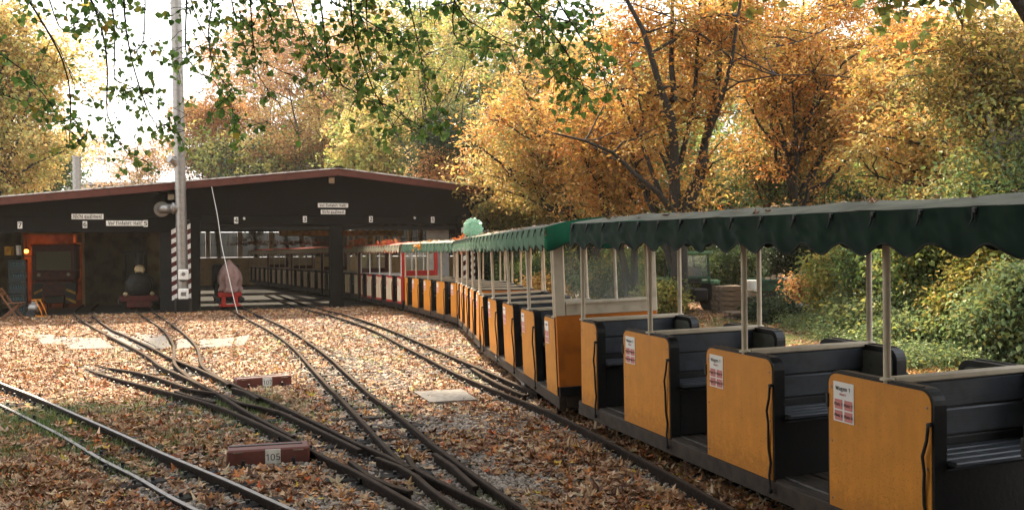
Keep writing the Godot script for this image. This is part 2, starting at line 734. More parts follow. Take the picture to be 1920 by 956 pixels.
func add_poster(car: Node3D, i: int, lettering: Array) -> void:
	var x0 := span(i).x + .05
	var z := HALF_W + .0055
	var mb := MB.new()
	mb.plate(PackedVector2Array([Vector2(0, 0), Vector2(.145, 0), Vector2(.145, .198), Vector2(0, .198)]), Vector3(x0, .705, z), Vector3.RIGHT, Vector3.UP, .0012)
	var p := put(mb, "poster", M.paper, car)
	for k in 4:
		var bx := x0 + .010 + (k % 2) * .070
		var by := .712 + (k / 2) * .056
		var b := MB.new()
		b.plate(PackedVector2Array([Vector2(0, 0), Vector2(.056, 0), Vector2(.056, .048), Vector2(0, .048)]), Vector3(bx, by, z + .0016), Vector3.RIGHT, Vector3.UP, .0008)
		put(b, "seat_number_field", M.paper_pink, p)
		if lettering.size() > 2:
			var order := [2, 3, 0, 1]
			text(lettering[2 + order[k]], .0155, Vector3(bx + .028, by + .024, z + .0036), M.ink, p, "lettering")
	if lettering.size() > 2:
		text(lettering[0], .021, Vector3(x0 + .07, .705 + .166, z + .0028), M.ink, p, "lettering")
		text(lettering[1], .011, Vector3(x0 + .07, .705 + .138, z + .0028), M.ink_red, p, "lettering")
	else:
		var b := MB.new()
		b.box(Vector3(x0 + .07, .87, z + .0022), Vector3(.07, .012, .001))
		put(b, "lettering", M.ink, p)


func text(s: String, h: float, where: Vector3, m: Material, parent: Node, called: String, bold := false, squeeze := 1.0) -> MeshInstance3D:
	var t := TextMesh.new()
	var fnt := SystemFont.new()
	fnt.font_names = PackedStringArray(["Droid Sans"])
	if bold:
		fnt.font_weight = 700
	t.font = fnt
	t.text = s
	t.font_size = 48
	t.pixel_size = h / 36.0
	t.depth = .0008
	t.curve_step = 2.0
	var o := put_mesh(t, called, m, parent)
	o.position = where
	o.scale = Vector3(squeeze, 1, 1)
	return o


# style: sheet, frame, canopy, insets (bool), wall ("window", "low", ""), flap, wall material, post material
func make_car(label: String, group: String, st: Dictionary) -> Node3D:
	var car := thing(st.called, label, "train carriage", Vector3.ZERO, 0.0, group)
	var L0 := -2.0 * PITCH - .10
	var L1 := 2.0 * PITCH + .07
	var mb := MB.new()
	mb.cbox(Vector3((L0 + L1) / 2, .215, HALF_W - .03), Vector3(L1 - L0, .105, .06), .006)
	mb.cbox(Vector3((L0 + L1) / 2, .215, -HALF_W + .03), Vector3(L1 - L0, .105, .06), .006)
	mb.cbox(Vector3(L0 + .03, .214, 0), Vector3(.06, .10, 2 * HALF_W - .13), .006)
	mb.cbox(Vector3(L1 - .03, .214, 0), Vector3(.06, .10, 2 * HALF_W - .13), .006)
	for k in 4:
		mb.cbox(Vector3(-1.7 + k * PITCH, .213, 0), Vector3(.05, .08, 2 * HALF_W - .13), .004)
	put(mb, "frame", M[st.frame], car)
	for k in 2:
		var bx := -1.45 if k == 0 else 1.45
		mb = MB.new()
		for s in [-1, 1]:
			mb.cbox(Vector3(bx, .15, s * .26), Vector3(.62, .05, .03), .006)
			mb.cbox(Vector3(bx - .2, .13, s * .27), Vector3(.09, .09, .04), .008)
			mb.cbox(Vector3(bx + .2, .13, s * .27), Vector3(.09, .09, .04), .008)
		mb.cbox(Vector3(bx, .16, 0), Vector3(.12, .04, .5), .006)
		var bogie := put(mb, "bogie", M.dark_steel, car)
		for q in 4:
			mb = MB.new()
			var s := -1.0 if q % 2 else 1.0
			mb.lathe(Vector3(bx + (-.2 if q < 2 else .2), .165, s * .172), Vector3(0, 0, s), [Vector2(.0, 0), Vector2(.098, 0), Vector2(.098, .008), Vector2(.085, .014), Vector2(.082, .045), Vector2(.05, .045), Vector2(.02, .05), Vector2(0, .05)], 16)
			put(mb, "wheel", M.steel, bogie)
	mb = MB.new()
	mb.bar(Vector3(L1, .19, 0), Vector3(L1 + .22, .19, 0), .05, .05)
	mb.lathe(Vector3(L1 + .2, .19, 0), Vector3.RIGHT, [Vector2(0, -.02), Vector2(.06, -.02), Vector2(.07, 0), Vector2(.06, .02), Vector2(0, .03)], 12)
	put(mb, "coupling", M.dark_steel, car)
	var fl := holder("floor", car)
	for k in 7:
		mb = MB.new()
		mb.cbox(Vector3((L0 + L1) / 2, .272 - .004 * (k % 2), -.396 + k * .132), Vector3(L1 - L0 - .02, .014, .126), .003)
		put(mb, "plank", M.floor_wood, fl)
	mb = MB.new()
	for s in [-1, 1]:
		mb.bar(Vector3(L0, .282, s * (HALF_W - .075)), Vector3(L1, .282, s * (HALF_W - .075)), .014, .008, .002)
	put(mb, "sill_strip", M.steel, car)
	# side boards
	for i in 5:
		var sp := span(i)
		for s in [1, -1]:
			var r0 := .07 if i > 0 else .02
			var r1 := .07 if i < 4 else .02
			mb = MB.new()
			var z0 := HALF_W - .07 if s > 0 else -HALF_W
			mb.plate(board_outline(sp.x, sp.y, .268, .953, r0, r1), Vector3(0, 0, z0), Vector3.RIGHT, Vector3.UP, .07)
			var board := put(mb, "side_panel", M.black, car)
			mb = MB.new()
			var zo := HALF_W if s > 0 else -HALF_W - .004
			mb.plate(board_outline(sp.x + .012, sp.y - .014, .27, .940, maxf(r0 - .012, .01), maxf(r1 - .012, .01)), Vector3(0, 0, zo), Vector3.RIGHT, Vector3.UP, .004)
			put(mb, "outer_sheet", M[st.sheet], board)
			mb = MB.new()
			var zi := HALF_W - .073 if s > 0 else -HALF_W + .07
			mb.plate(board_outline(sp.x + .03, sp.y - .03, .29, .92, maxf(r0 - .02, .01), maxf(r1 - .02, .01)), Vector3(0, 0, zi), Vector3.RIGHT, Vector3.UP, .003)
			put(mb, "inner_sheet", M.inner, board)
			if st.insets:
				var mg: float = st.get("margin", .05)
				var w := (sp.y - sp.x - 2.0 * mg)
				var nin := 2 if w > .4 else 1
				for k in nin:
					var ww := (w - .03 * (nin - 1)) / nin
					var xx := sp.x + mg + k * (ww + .03)
					mb = MB.new()
					mb.plate(PackedVector2Array([Vector2(xx, .33), Vector2(xx + ww, .33), Vector2(xx + ww, .89), Vector2(xx, .89)]), Vector3(0, 0, HALF_W + .0042 if s > 0 else -HALF_W - .008), Vector3.RIGHT, Vector3.UP, .0035)
					put(mb, "inset_sheet", M.cream_panel, board)
			mb = MB.new()
			for cx in [sp.x + .035, sp.y - .035]:
				for cy in [.31, .60, .87]:
					mb.lathe(Vector3(cx, cy, zo + (.004 if s > 0 else 0.0)), Vector3(0, 0, s), [Vector2(.0065, 0), Vector2(.005, .0025), Vector2(0, .003)], 7)
			put(mb, "screws", M.steel, board)
			# bead along the top edge
			mb = MB.new()
			mb.bar(Vector3(sp.x + r0, .955, s * (HALF_W - .012)), Vector3(sp.y - r1, .955, s * (HALF_W - .012)), .02, .006, .002)
			put(mb, "edge_bead", M.dark_steel, board)
			mb = MB.new()
			if i > 0:
				mb.cbox(Vector3(sp.x + .004, .80, s * (HALF_W + .004)), Vector3(.022, .075, .016), .005)
			if i < 4:
				mb.lathe(Vector3(sp.y - .016, .80, s * (HALF_W + .002)), Vector3(0, 0, s), [Vector2(0, .022), Vector2(.010, .02), Vector2(.010, 0)], 8)
			if i > 0 or i < 4:
				put(mb, "latch", M.dark_steel, board)
		if i < 4:
			var r := RandomNumberGenerator.new()
			r.seed = 77 + i
			var pts := []
			var bow := r.randf_range(.005, .035)
			for k in 9:
				var t := k / 8.0
				pts.append(Vector3(sp.y - .018 - bow * sin(t * PI) + .008 * sin(t * 19.0), lerp(.80, .225, t), HALF_W + .016 + .006 * sin(t * 7.0)))
			mb = MB.new()
			mb.tube(pts, [.0075], 6)
			mb.lathe(pts[8], Vector3.DOWN, [Vector2(0, -.01), Vector2(.013, 0), Vector2(.013, .02), Vector2(0, .03)], 8)
			put(mb, "cord", M.rope_black, car)
	# benches
	for i in 5:
		var c := (i - 2) * PITCH
		var b := holder("bench", car)
		mb = MB.new()
		mb.cbox(Vector3(c, .952, 0), Vector3(.05, .032, 2 * HALF_W - .075), .006)
		put(mb, "top_rail", M[st.rail], b)
		mb = MB.new()
		mb.cbox(Vector3(c, .775, 0), Vector3(.012, .33, 2 * HALF_W - .15), .003)
		put(mb, "back_batten", M.black, b)
		for k in 2:
			mb = MB.new()
			mb.cbox(Vector3(c, .868 - k * .136, 0), Vector3(.036, .128, 2 * HALF_W - .145), .007)
			put(mb, "back_plank", M.bench, b)
		mb = MB.new()
		var xa := c - .30 if i > 0 else c - .02
		var xb := c + .27 if i < 4 else c + .02
		mb.cbox(Vector3((xa + xb) / 2, .435, 0), Vector3(xb - xa, .31, 2 * HALF_W - .16), .006)
		mb.cbox(Vector3(c, .63, 0), Vector3(.03, .06, 2 * HALF_W - .15), .004)
		put(mb, "seat_box", M.black, b)
		for s in [1, -1]:
			if (i == 0 and s < 0) or (i == 4 and s > 0):
				continue
			for k in 4:
				mb = MB.new()
				mb.cbox(Vector3(c + s * (.055 + k * .083), .612 + .004 * k, 0), Vector3(.073, .024, 2 * HALF_W - .146), .006, Basis(Vector3(0, 0, 1), s * .05))
				put(mb, "seat_plank", M.bench, b)
	# poles
	for i in 5:
		for s in [1, -1]:
			mb = MB.new()
			var x := (i - 2) * PITCH
			mb.tube([Vector3(x, .94, s * .452), Vector3(x, 1.735, s * .452)], [.0175], 10)
			mb.lathe(Vector3(x, .955, s * .452), Vector3.UP, [Vector2(.034, 0), Vector2(.032, .008), Vector2(.018, .014)], 10)
			put(mb, "pole", M[st.rail], car)
	mb = MB.new()
	for i in 5:
		var pts := []
		for k in 11:
			var z: float = lerp(-.46, .46, k / 10.0)
			pts.append(Vector3((i - 2) * PITCH, arch(z) - .022, z))
		mb.tube(pts, [.012], 6)
	for s in [-1, 1]:
		mb.tube([Vector3(-2 * PITCH, 1.722, s * .47), Vector3(2 * PITCH, 1.722, s * .47)], [.012], 6)
	put(mb, "roof_hoops", M[st.rail], car)
	# canopy
	var cx0 := -2.0 * PITCH - .06
	var cx1 := 2.0 * PITCH + .12
	var can := put(canopy_sheet(cx0, cx1, st.seed), "canopy", M[st.get("top", st.canopy)], car)
	for s in [1, -1]:
		var v := valance(cx0, cx1, s, st.seed + 3 + s)
		put(v[0], "valance", M[st.valance], can)
		put(v[1], "binding", M[st.get("hem", "rope_black")], can)
		put(v[2], "fasteners", M.dark_steel, can)
	if st.flap:
		var fl2 := end_flap(cx1, st.seed + 9)
		put(fl2[0], "end_flap", M[st.flap], can)
		put(fl2[1], "binding", M.rope_black, can)
	# end wall
	if st.wall != "":
		var w := holder("end_wall", car)
		var x := 2.0 * PITCH + .055
		mb = MB.new()
		mb.cbox(Vector3(x, .66, 0), Vector3(.04, .62, 2 * HALF_W - .01), .005)
		put(mb, "lower_sheet", M[st.wallm], w)
		mb = MB.new()
		mb.cbox(Vector3(x + .004, .31, 0), Vector3(.036, .09, 2 * HALF_W - .02), .005)
		put(mb, "base_board", M.black, w)
		if st.wall == "window":
			mb = MB.new()
			for s in [-1, 1]:
				mb.cbox(Vector3(x, 1.36, s * (HALF_W - .045)), Vector3(.045, .79, .09), .006)
			mb.cbox(Vector3(x + .004, 1.03, 0), Vector3(.04, .125, 2 * HALF_W - .19), .005)
			mb.cbox(Vector3(x + .004, 1.70, 0), Vector3(.04, .07, 2 * HALF_W - .19), .005)
			mb.cbox(Vector3(x - .002, 1.072, 0), Vector3(.07, .02, 2 * HALF_W - .2), .004)
			put(mb, "window_frame", M[st.post], w)
			mb = MB.new()
			mb.box(Vector3(x, 1.38, 0), Vector3(.004, .575, 2 * HALF_W - .19))
			put(mb, "pane", M.glass, w)
	return car


func place_car(car: Node3D, x0: float, z0: float, yaw: float, slope := 0.0, lean := 0.0) -> void:
	# x0, z0: the far pole on the side towards the open yard
	var a := Vector3(sin(yaw), 0, cos(yaw))
	var r := Vector3(cos(yaw), 0, -sin(yaw))
	var b := Basis(Vector3.UP, yaw - PI / 2) * Basis(Vector3(0, 0, 1), -slope) * Basis(Vector3.RIGHT, lean)
	car.basis = b
	car.position = Vector3(x0, 0, -z0) + a * 2.0 * PITCH + r * HALF_W + Vector3.UP * (-slope * 2.0 * PITCH)


# ---------------------------------------------------------------- tracks
const RAIL_PROFILE := [[-.036, 0.0], [-.036, .008], [-.007, .018], [-.007, .056], [-.020, .062], [-.020, .078], [-.016, .081], [.016, .081], [.020, .078], [.020, .062], [.007, .056], [.007, .018], [.036, .008], [.036, 0.0]]


func rail_mesh(pts: Array, sink := 0.0) -> Array:
	var mb := MB.new()
	var top := MB.new()
	var n := RAIL_PROFILE.size()
	for seg in pts.size() - 1:
		var p: Vector3 = pts[seg]
		var q: Vector3 = pts[seg + 1]
		var sides := []
		for e in 2:
			var k := seg + e
			var d: Vector3 = (pts[min(k + 1, pts.size() - 1)] - pts[max(k - 1, 0)])
			d.y = 0
			sides.append(d.normalized().cross(Vector3.UP))
		for j in n - 1:
			var u: Array = RAIL_PROFILE[j]
			var w: Array = RAIL_PROFILE[j + 1]
			var a: Vector3 = p + sides[0] * u[0] + Vector3.UP * (u[1] - sink)
			var b: Vector3 = p + sides[0] * w[0] + Vector3.UP * (w[1] - sink)
			var c: Vector3 = q + sides[1] * w[0] + Vector3.UP * (w[1] - sink)
			var d2: Vector3 = q + sides[1] * u[0] + Vector3.UP * (u[1] - sink)
			var on: Vector2 = Vector2(-(w[1] - u[1]), w[0] - u[0])
			mb.quad(a, b, c, d2, sides[0] * on.x + Vector3.UP * on.y)
		var y := Vector3.UP * (.0822 - sink)
		top.quad(p - sides[0] * .0145 + y, p + sides[0] * .0145 + y, q + sides[1] * .0145 + y, q - sides[1] * .0145 + y, Vector3.UP)
	# closed ends
	for e in 2:
		var p: Vector3 = pts[0] if e == 0 else pts[-1]
		var d: Vector3 = (pts[0] - pts[1]) if e == 0 else (pts[-1] - pts[-2])
		d.y = 0
		d = d.normalized()
		var s := d.cross(Vector3.UP)
		mb.quad(p + s * -.02 + Vector3.UP * (.055 - sink), p + s * .02 + Vector3.UP * (.055 - sink), p + s * .02 + Vector3.UP * (.08 - sink), p - s * .02 + Vector3.UP * (.08 - sink), d)
		mb.quad(p + s * -.007 - Vector3.UP * sink, p + s * .007 - Vector3.UP * sink, p + s * .007 + Vector3.UP * (.055 - sink), p - s * .007 + Vector3.UP * (.055 - sink), d)
	return [mb, top]


func add_rail(track: Node3D, pts: Array, called := "rail", step := .22, sink := 0.0, head := "rail_dull") -> void:
	var fine := smooth_line(pts, step)
	for q in smooth_line(pts, .05):
		for dx in [-.05, 0.0, .05]:
			for dz in [-.05, 0.0, .05]:
				rail_cells[Vector2i(int(floor((q.x + dx) / .07)), int(floor((q.z + dz) / .07)))] = true
	var r := rail_mesh(fine, sink)
	var o := put(r[0], called, M.rail, track)
	put(r[1], "running_surface", M[head], o)


func px_rail(list: Array) -> Array:
	var out := []
	for p in list:
		if p is Vector3:
			out.append(p)
		else:
			var q := gp(p[0], p[1], .08)
			q.y = 0
			out.append(q)
	return out


func add_sleepers(track: Node3D, a: Array, b: Array, every := .52, over := .20, from := 0.0, upto := 1e9) -> void:
	# a, b: the two rails, far end to near end
	var la := smooth_line(a, .1)
	var lb := smooth_line(b, .1)
	var run := 0.0
	var next := from + .1
	var clips := MB.new()
	for i in range(1, la.size()):
		run += la[i].distance_to(la[i - 1])
		if run > upto:
			break
		if run < next:
			continue
		next += every
		var p: Vector3 = la[i]
		var q := p
		var best := 1e9
		for k in lb:
			var dd: float = p.distance_squared_to(k)
			if dd < best:
				best = dd
				q = k
		if best > .8 * .8 or best < .1:
			continue
		var d := (q - p).normalized()
		var mb := MB.new()
		mb.cbox((p + q) / 2 + Vector3.UP * (-.020 + rng.randf_range(-.006, .008)), Vector3(p.distance_to(q) + 2 * over, .09, .13), .012, Basis(d, Vector3.UP, d.cross(Vector3.UP)))
		put(mb, "sleeper", M.sleeper, track)
		for e in [p, q]:
			for s in [-.052, .052]:
				clips.cbox(e + d * s + Vector3.UP * .026, Vector3(.03, .02, .05), .004, Basis(d, Vector3.UP, d.cross(Vector3.UP)))
				clips.lathe(e + d * s * 1.15 + Vector3.UP * .03, Vector3.UP, [Vector2(.013, 0), Vector2(.013, .028), Vector2(0, .032)], 6)
	if clips.v.size():
		var o := put(clips, "rail_clips", M.dark_steel, track)
		o.set_meta("kind", "stuff")


func offset_line(mid: Array, off: float) -> Array:
	var out := []
	for i in mid.size():
		var d: Vector3 = mid[min(i + 1, mid.size() - 1)] - mid[max(i - 1, 0)]
		d.y = 0
		out.append(mid[i] + d.normalized().cross(Vector3.UP) * off)
	return out


# ---------------------------------------------------------------- engine shed
func roof_y(s: float) -> float:
	return 3.86 - .108 * abs(s)


func sb(mb: MB, s0: float, s1: float, y0: float, y1: float, d0: float, d1: float, ch := .01) -> void:
	mb.cbox(Vector3((s0 + s1) / 2, (y0 + y1) / 2, -(d0 + d1) / 2), Vector3(s1 - s0, y1 - y0, d1 - d0), ch)


func build_shed() -> void:
	var sh := thing("engine_shed", "long low dark engine shed with open bays and red-brown roof edge", "shed", SHED, PHI)
	var mb := MB.new()
	sb(mb, -9.7, 3.95, -.12, .022, -.25, 23.0)
	put(mb, "floor", M.shed_floor, sh)
	mb = MB.new()
	var poly := PackedVector2Array([Vector2(-9.7, 2.46), Vector2(3.9, 2.46), Vector2(3.9, roof_y(3.9) - .08), Vector2(0, roof_y(0) - .08), Vector2(-9.7, roof_y(-9.7) - .08)])
	mb.plate(poly, Vector3(0, 0, -.08), Vector3.RIGHT, Vector3.UP, .07)
	put(mb, "gable_wall", M.shed_wall, sh)
	mb = MB.new()
	sb(mb, -9.7, -3.94, 2.13, 2.52, -.05, .10)
	put(mb, "door_beam", M.shed_beam, sh)
	mb = MB.new()
	sb(mb, -3.60, 3.5, 2.34, 2.58, -.06, .09)
	put(mb, "door_beam", M.shed_beam, sh)
	mb = MB.new()
	sb(mb, -3.60, 3.5, 2.20, 2.335, .03, .2)
	put(mb, "door_track", M.inside_dark, sh)
	for p in [[-3.86, -3.62, 2.52, -.04], [-.20, .17, 2.338, -.03], [3.5, 3.78, 2.6, -.04], [-9.7, -9.4, 2.125, -.04]]:
		mb = MB.new()
		sb(mb, p[0], p[1], .02, p[2], p[3], .22, .015)
		put(mb, "pillar", M.shed_beam, sh)
	mb = MB.new()
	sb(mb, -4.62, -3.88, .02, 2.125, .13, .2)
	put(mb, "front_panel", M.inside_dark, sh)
	# roof
	for side in [-1, 1]:
		var s_end := -10.2 if side < 0 else 4.52
		mb = MB.new()
		var a := Vector2(0, roof_y(0))
		var b := Vector2(s_end, roof_y(s_end))
		var pl := PackedVector2Array([a + Vector2(0, -.08), b + Vector2(0, -.08), b, a])
		for seg in [[-.4, 6.2], [7.6, 9.5], [13.0, 15.5], [19.0, 23.2]]:
			mb.plate(pl, Vector3(0, .0, -seg[1]), Vector3.RIGHT, Vector3.UP, seg[1] - seg[0])
		for seg in [[6.2, 7.6], [9.5, 13.0], [15.5, 19.0]]:
			var lo := -4.2 if side < 0 else .0
			var hi := .0 if side < 0 else 3.3
			for gap in [[minf(0, s_end), lo], [hi, maxf(0, s_end)]]:
				if gap[1] - gap[0] < .05:
					continue
				var g2 := PackedVector2Array([Vector2(gap[0], roof_y(gap[0]) - .08), Vector2(gap[1], roof_y(gap[1]) - .08), Vector2(gap[1], roof_y(gap[1])), Vector2(gap[0], roof_y(gap[0]))])
				mb.plate(g2, Vector3(0, 0, -seg[1]), Vector3.RIGHT, Vector3.UP, seg[1] - seg[0])
			var sk := MB.new()
			var a2 := lo if side < 0 else lo + .12
			var b2 := hi - .12 if side < 0 else hi
			sk.plate(PackedVector2Array([Vector2(a2, roof_y(a2) - .03), Vector2(b2, roof_y(b2) - .03), Vector2(b2, roof_y(b2) - .02), Vector2(a2, roof_y(a2) - .02)]), Vector3(0, 0, -seg[1]), Vector3.RIGHT, Vector3.UP, seg[1] - seg[0])
			put(sk, "skylight", M.skylight, sh)
		put(mb, "roof", M.roof_felt, sh)
		mb = MB.new()
		mb.plate(PackedVector2Array([a + Vector2(side * .002, -.175), b + Vector2(0, -.175), b + Vector2(0, .01), a + Vector2(side * .002, .01)]), Vector3(0, 0, .402), Vector3.RIGHT, Vector3.UP, .035)
		put(mb, "fascia", M.fascia, sh)
		mb = MB.new()
		mb.plate(PackedVector2Array([a + Vector2(side * .002, .012), b + Vector2(side * .02, .012), b + Vector2(side * .02, .042), a + Vector2(side * .002, .042)]), Vector3(0, 0, .28), Vector3.RIGHT, Vector3.UP, .18)
		put(mb, "roof_trim", M.roof_trim, sh)
	mb = MB.new()
	mb.plate(PackedVector2Array([Vector2(-.2, roof_y(0) + .03), Vector2(.2, roof_y(0) + .03), Vector2(.04, roof_y(0) + .085), Vector2(-.04, roof_y(0) + .085)]), Vector3(0, 0, -23.0), Vector3.RIGHT, Vector3.UP, 23.47)
	put(mb, "ridge_cap", M.shed_beam, sh)
	mb = MB.new()
	mb.bar(Vector3(4.46, roof_y(4.42) - .16, .42), Vector3(4.46, roof_y(4.42) - .16, -23), .11, .09)
	put(mb, "gutter", M.shed_beam, sh)
	mb = MB.new()
	mb.tube([Vector3(4.44, roof_y(4.42) - .2, .3), Vector3(4.40, 3.1, .2), Vector3(4.0, 2.95, .1), Vector3(3.92, 2.7, .06), Vector3(3.92, .05, .06)], [.045], 8)
	put(mb, "downpipe", M.shed_beam, sh)
	# side walls
	mb = MB.new()
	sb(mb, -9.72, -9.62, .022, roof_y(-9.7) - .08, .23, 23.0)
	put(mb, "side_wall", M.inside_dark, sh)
	for w in [[true, 3.82, .6, 22.4], [false, 22.6, -4.3, 3.8]]:
		var long: bool = w[0]
		var wall := holder("window_wall", sh)
		var bx := func(m2: MB, u0: float, u1: float, y0: float, y1: float, off: float, th: float) -> void:
			if long:
				sb(m2, w[1] + off, w[1] + off + th, y0, y1, u0, u1)
			else:
				sb(m2, u0, u1, y0, y1, w[1] + off, w[1] + off + th)
		mb = MB.new()
		bx.call(mb, w[2], w[3], .024, 1.42, 0.0, .08)
		put(mb, "lower_wall", M.inside_cream, wall)
		mb = MB.new()
		bx.call(mb, w[2], w[3], 2.72, 3.30 if not long else 3.36, 0.0, .08)
		put(mb, "upper_wall", M.inside_dark, wall)
		var u: float = w[2]
		while u < w[3] - .3:
			mb = MB.new()
			bx.call(mb, u, u + .22, 1.425, 2.715, -.05, .14)
			put(mb, "post", M.inside_cream, wall)
			var u2: float = min(u + 1.55, w[3])
			mb = MB.new()
			bx.call(mb, u + .225, u2 - .005, 1.44, 2.70, .035, .006)
			put(mb, "pane", M.dull_glass, wall)
			mb = MB.new()
			bx.call(mb, u + .225, u2 - .005, 2.06, 2.10, .01, .02)
			for k in 5:
				var uu: float = lerp(u + .225, u2 - .03, (k + 1) / 6.0)
				bx.call(mb, uu, uu + .014, 1.44, 2.70, .02, .012)
			put(mb, "glazing_bar", M.dark_steel, wall)
			u += 1.55
	# left bay: rear wall with a gate frame, lamp-lit room behind it
	mb = MB.new()
	sb(mb, -9.6, -8.47, .024, 3.0, 5.0, 5.1)
	sb(mb, -6.87, -4.4, .024, 3.0, 5.0, 5.1)
	sb(mb, -8.468, -6.872, 2.2, 3.0, 5.0, 5.1)
	put(mb, "rear_wall", M.inside_wall, sh)
	for k in 22:
		mb = MB.new()
		sb(mb, -6.8 + k * .108, -6.8 + k * .108 + .1, .03, 2.9, 4.965, 4.995, .006)
		put(mb, "wall_plank", M.inside_wall, sh)
	mb = MB.new()
	sb(mb, -8.53, -8.45, .03, 2.20, 4.9, 5.0)
	sb(mb, -6.89, -6.81, .03, 2.20, 4.9, 5.0)
	sb(mb, -8.53, -6.81, 2.202, 2.28, 4.9, 5.0)
	put(mb, "gate_frame", M.inside_cream, sh)
	mb = MB.new()
	sb(mb, -4.42, -4.34, .03, 3.2, .25, 22.5)
	put(mb, "partition", M.inside_dark, sh)
	mb = MB.new()
	sb(mb, -4.98, -4.46, .03, 2.25, 2.0, 2.05)
	put(mb, "side_board", M.inside_wall, sh)
	mb = MB.new()
	sb(mb, -9.6, -4.5, .03, 3.0, 9.0, 9.1)
	put(mb, "room_wall", M.inside_wall, sh)
	mb = MB.new()
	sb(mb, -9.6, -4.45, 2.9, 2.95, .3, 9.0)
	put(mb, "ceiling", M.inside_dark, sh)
	# overhead crane rail in the right bay
	mb = MB.new()
	sb(mb, -.9, 3.4, 2.16, 2.34, 6.0, 6.2)
	put(mb, "crane_beam", M.yellow_beam, sh)
	mb = MB.new()
	sb(mb, 2.1, 2.28, .03, 2.15, 6.0, 6.18)
	put(mb, "crane_post", M.yellow_beam, sh)
	mb = MB.new()
	sb(mb, 2.75, 3.45, .03, 2.3, .6, .66)
	put(mb, "door_leaf", M.pale_wall, sh)
	# lamp in the back room
	var lamp := thing("wall_lamp", "glowing orange lamp in the small room behind the red diesel engine", "lamp", shed_pt(-8.75, 1.72, 7.6), PHI)
	mb = MB.new()
	mb.lathe(Vector3.ZERO, Vector3.UP, [Vector2(0, -.07), Vector2(.05, -.05), Vector2(.07, 0), Vector2(.05, .05), Vector2(0, .07)], 14)
	put(mb, "bulb", M.bulb, lamp)
	mb = MB.new()
	mb.lathe(Vector3(0, .08, 0), Vector3.UP, [Vector2(.16, -.02), Vector2(.05, .05), Vector2(.02, .06), Vector2(.012, 1.05)], 14)
	put(mb, "lamp_shade", M.dark_steel, lamp)
	var l := OmniLight3D.new()
	l.name = "glow"
	l.light_color = Color(1, .42, .10)
	l.light_energy = .8
	l.light_size = .1
	l.omni_range = 12.0
	l.omni_attenuation = 2.0
	l.shadow_enabled = true
	l.position = Vector3(0, 0, .02)
	lamp.add_child(l)
	# shelf with slats in that room
	var rk := thing("slatted_rack", "pale slatted rack in the lamp-lit room left of the diesel engine", "rack", shed_pt(-8.05, .02, 6.3), PHI)
	for k in 9:
		mb = MB.new()
		mb.cbox(Vector3(0, .55 + k * .12, 0), Vector3(.5, .05, .03), .004)
		put(mb, "slat", M.inside_cream, rk)
	mb = MB.new()
	for s in [-.25, .25]:
		mb.cbox(Vector3(s, .85, -.04), Vector3(.04, 1.68, .04), .004)
	put(mb, "frame", M.plank_wood, rk)


func sign_plate(called: String, label: String, cat: String, txt: String, px: float, py: float, w: float, h: float, th: float, group := "") -> void:
	var f := front(px, py, -.08)
	var d := -.012 if f.y > 2.6 else -.065
	f = front(px, py, d)
	var o := thing(called, label, cat, shed_pt(f.x, f.y, d), PHI, group)
	var mb := MB.new()
	mb.cbox(Vector3(0, 0, .006), Vector3(w, h, .012), .004)
	put(mb, "plate", M.white_paint, o)
	var t := text(txt, th, Vector3(0, 0, .0135), M.ink, o, "lettering", true)
	var sz := t.get_aabb().size.x
	var room := w * .88
	if sz > room:
		t.scale.x = room / sz


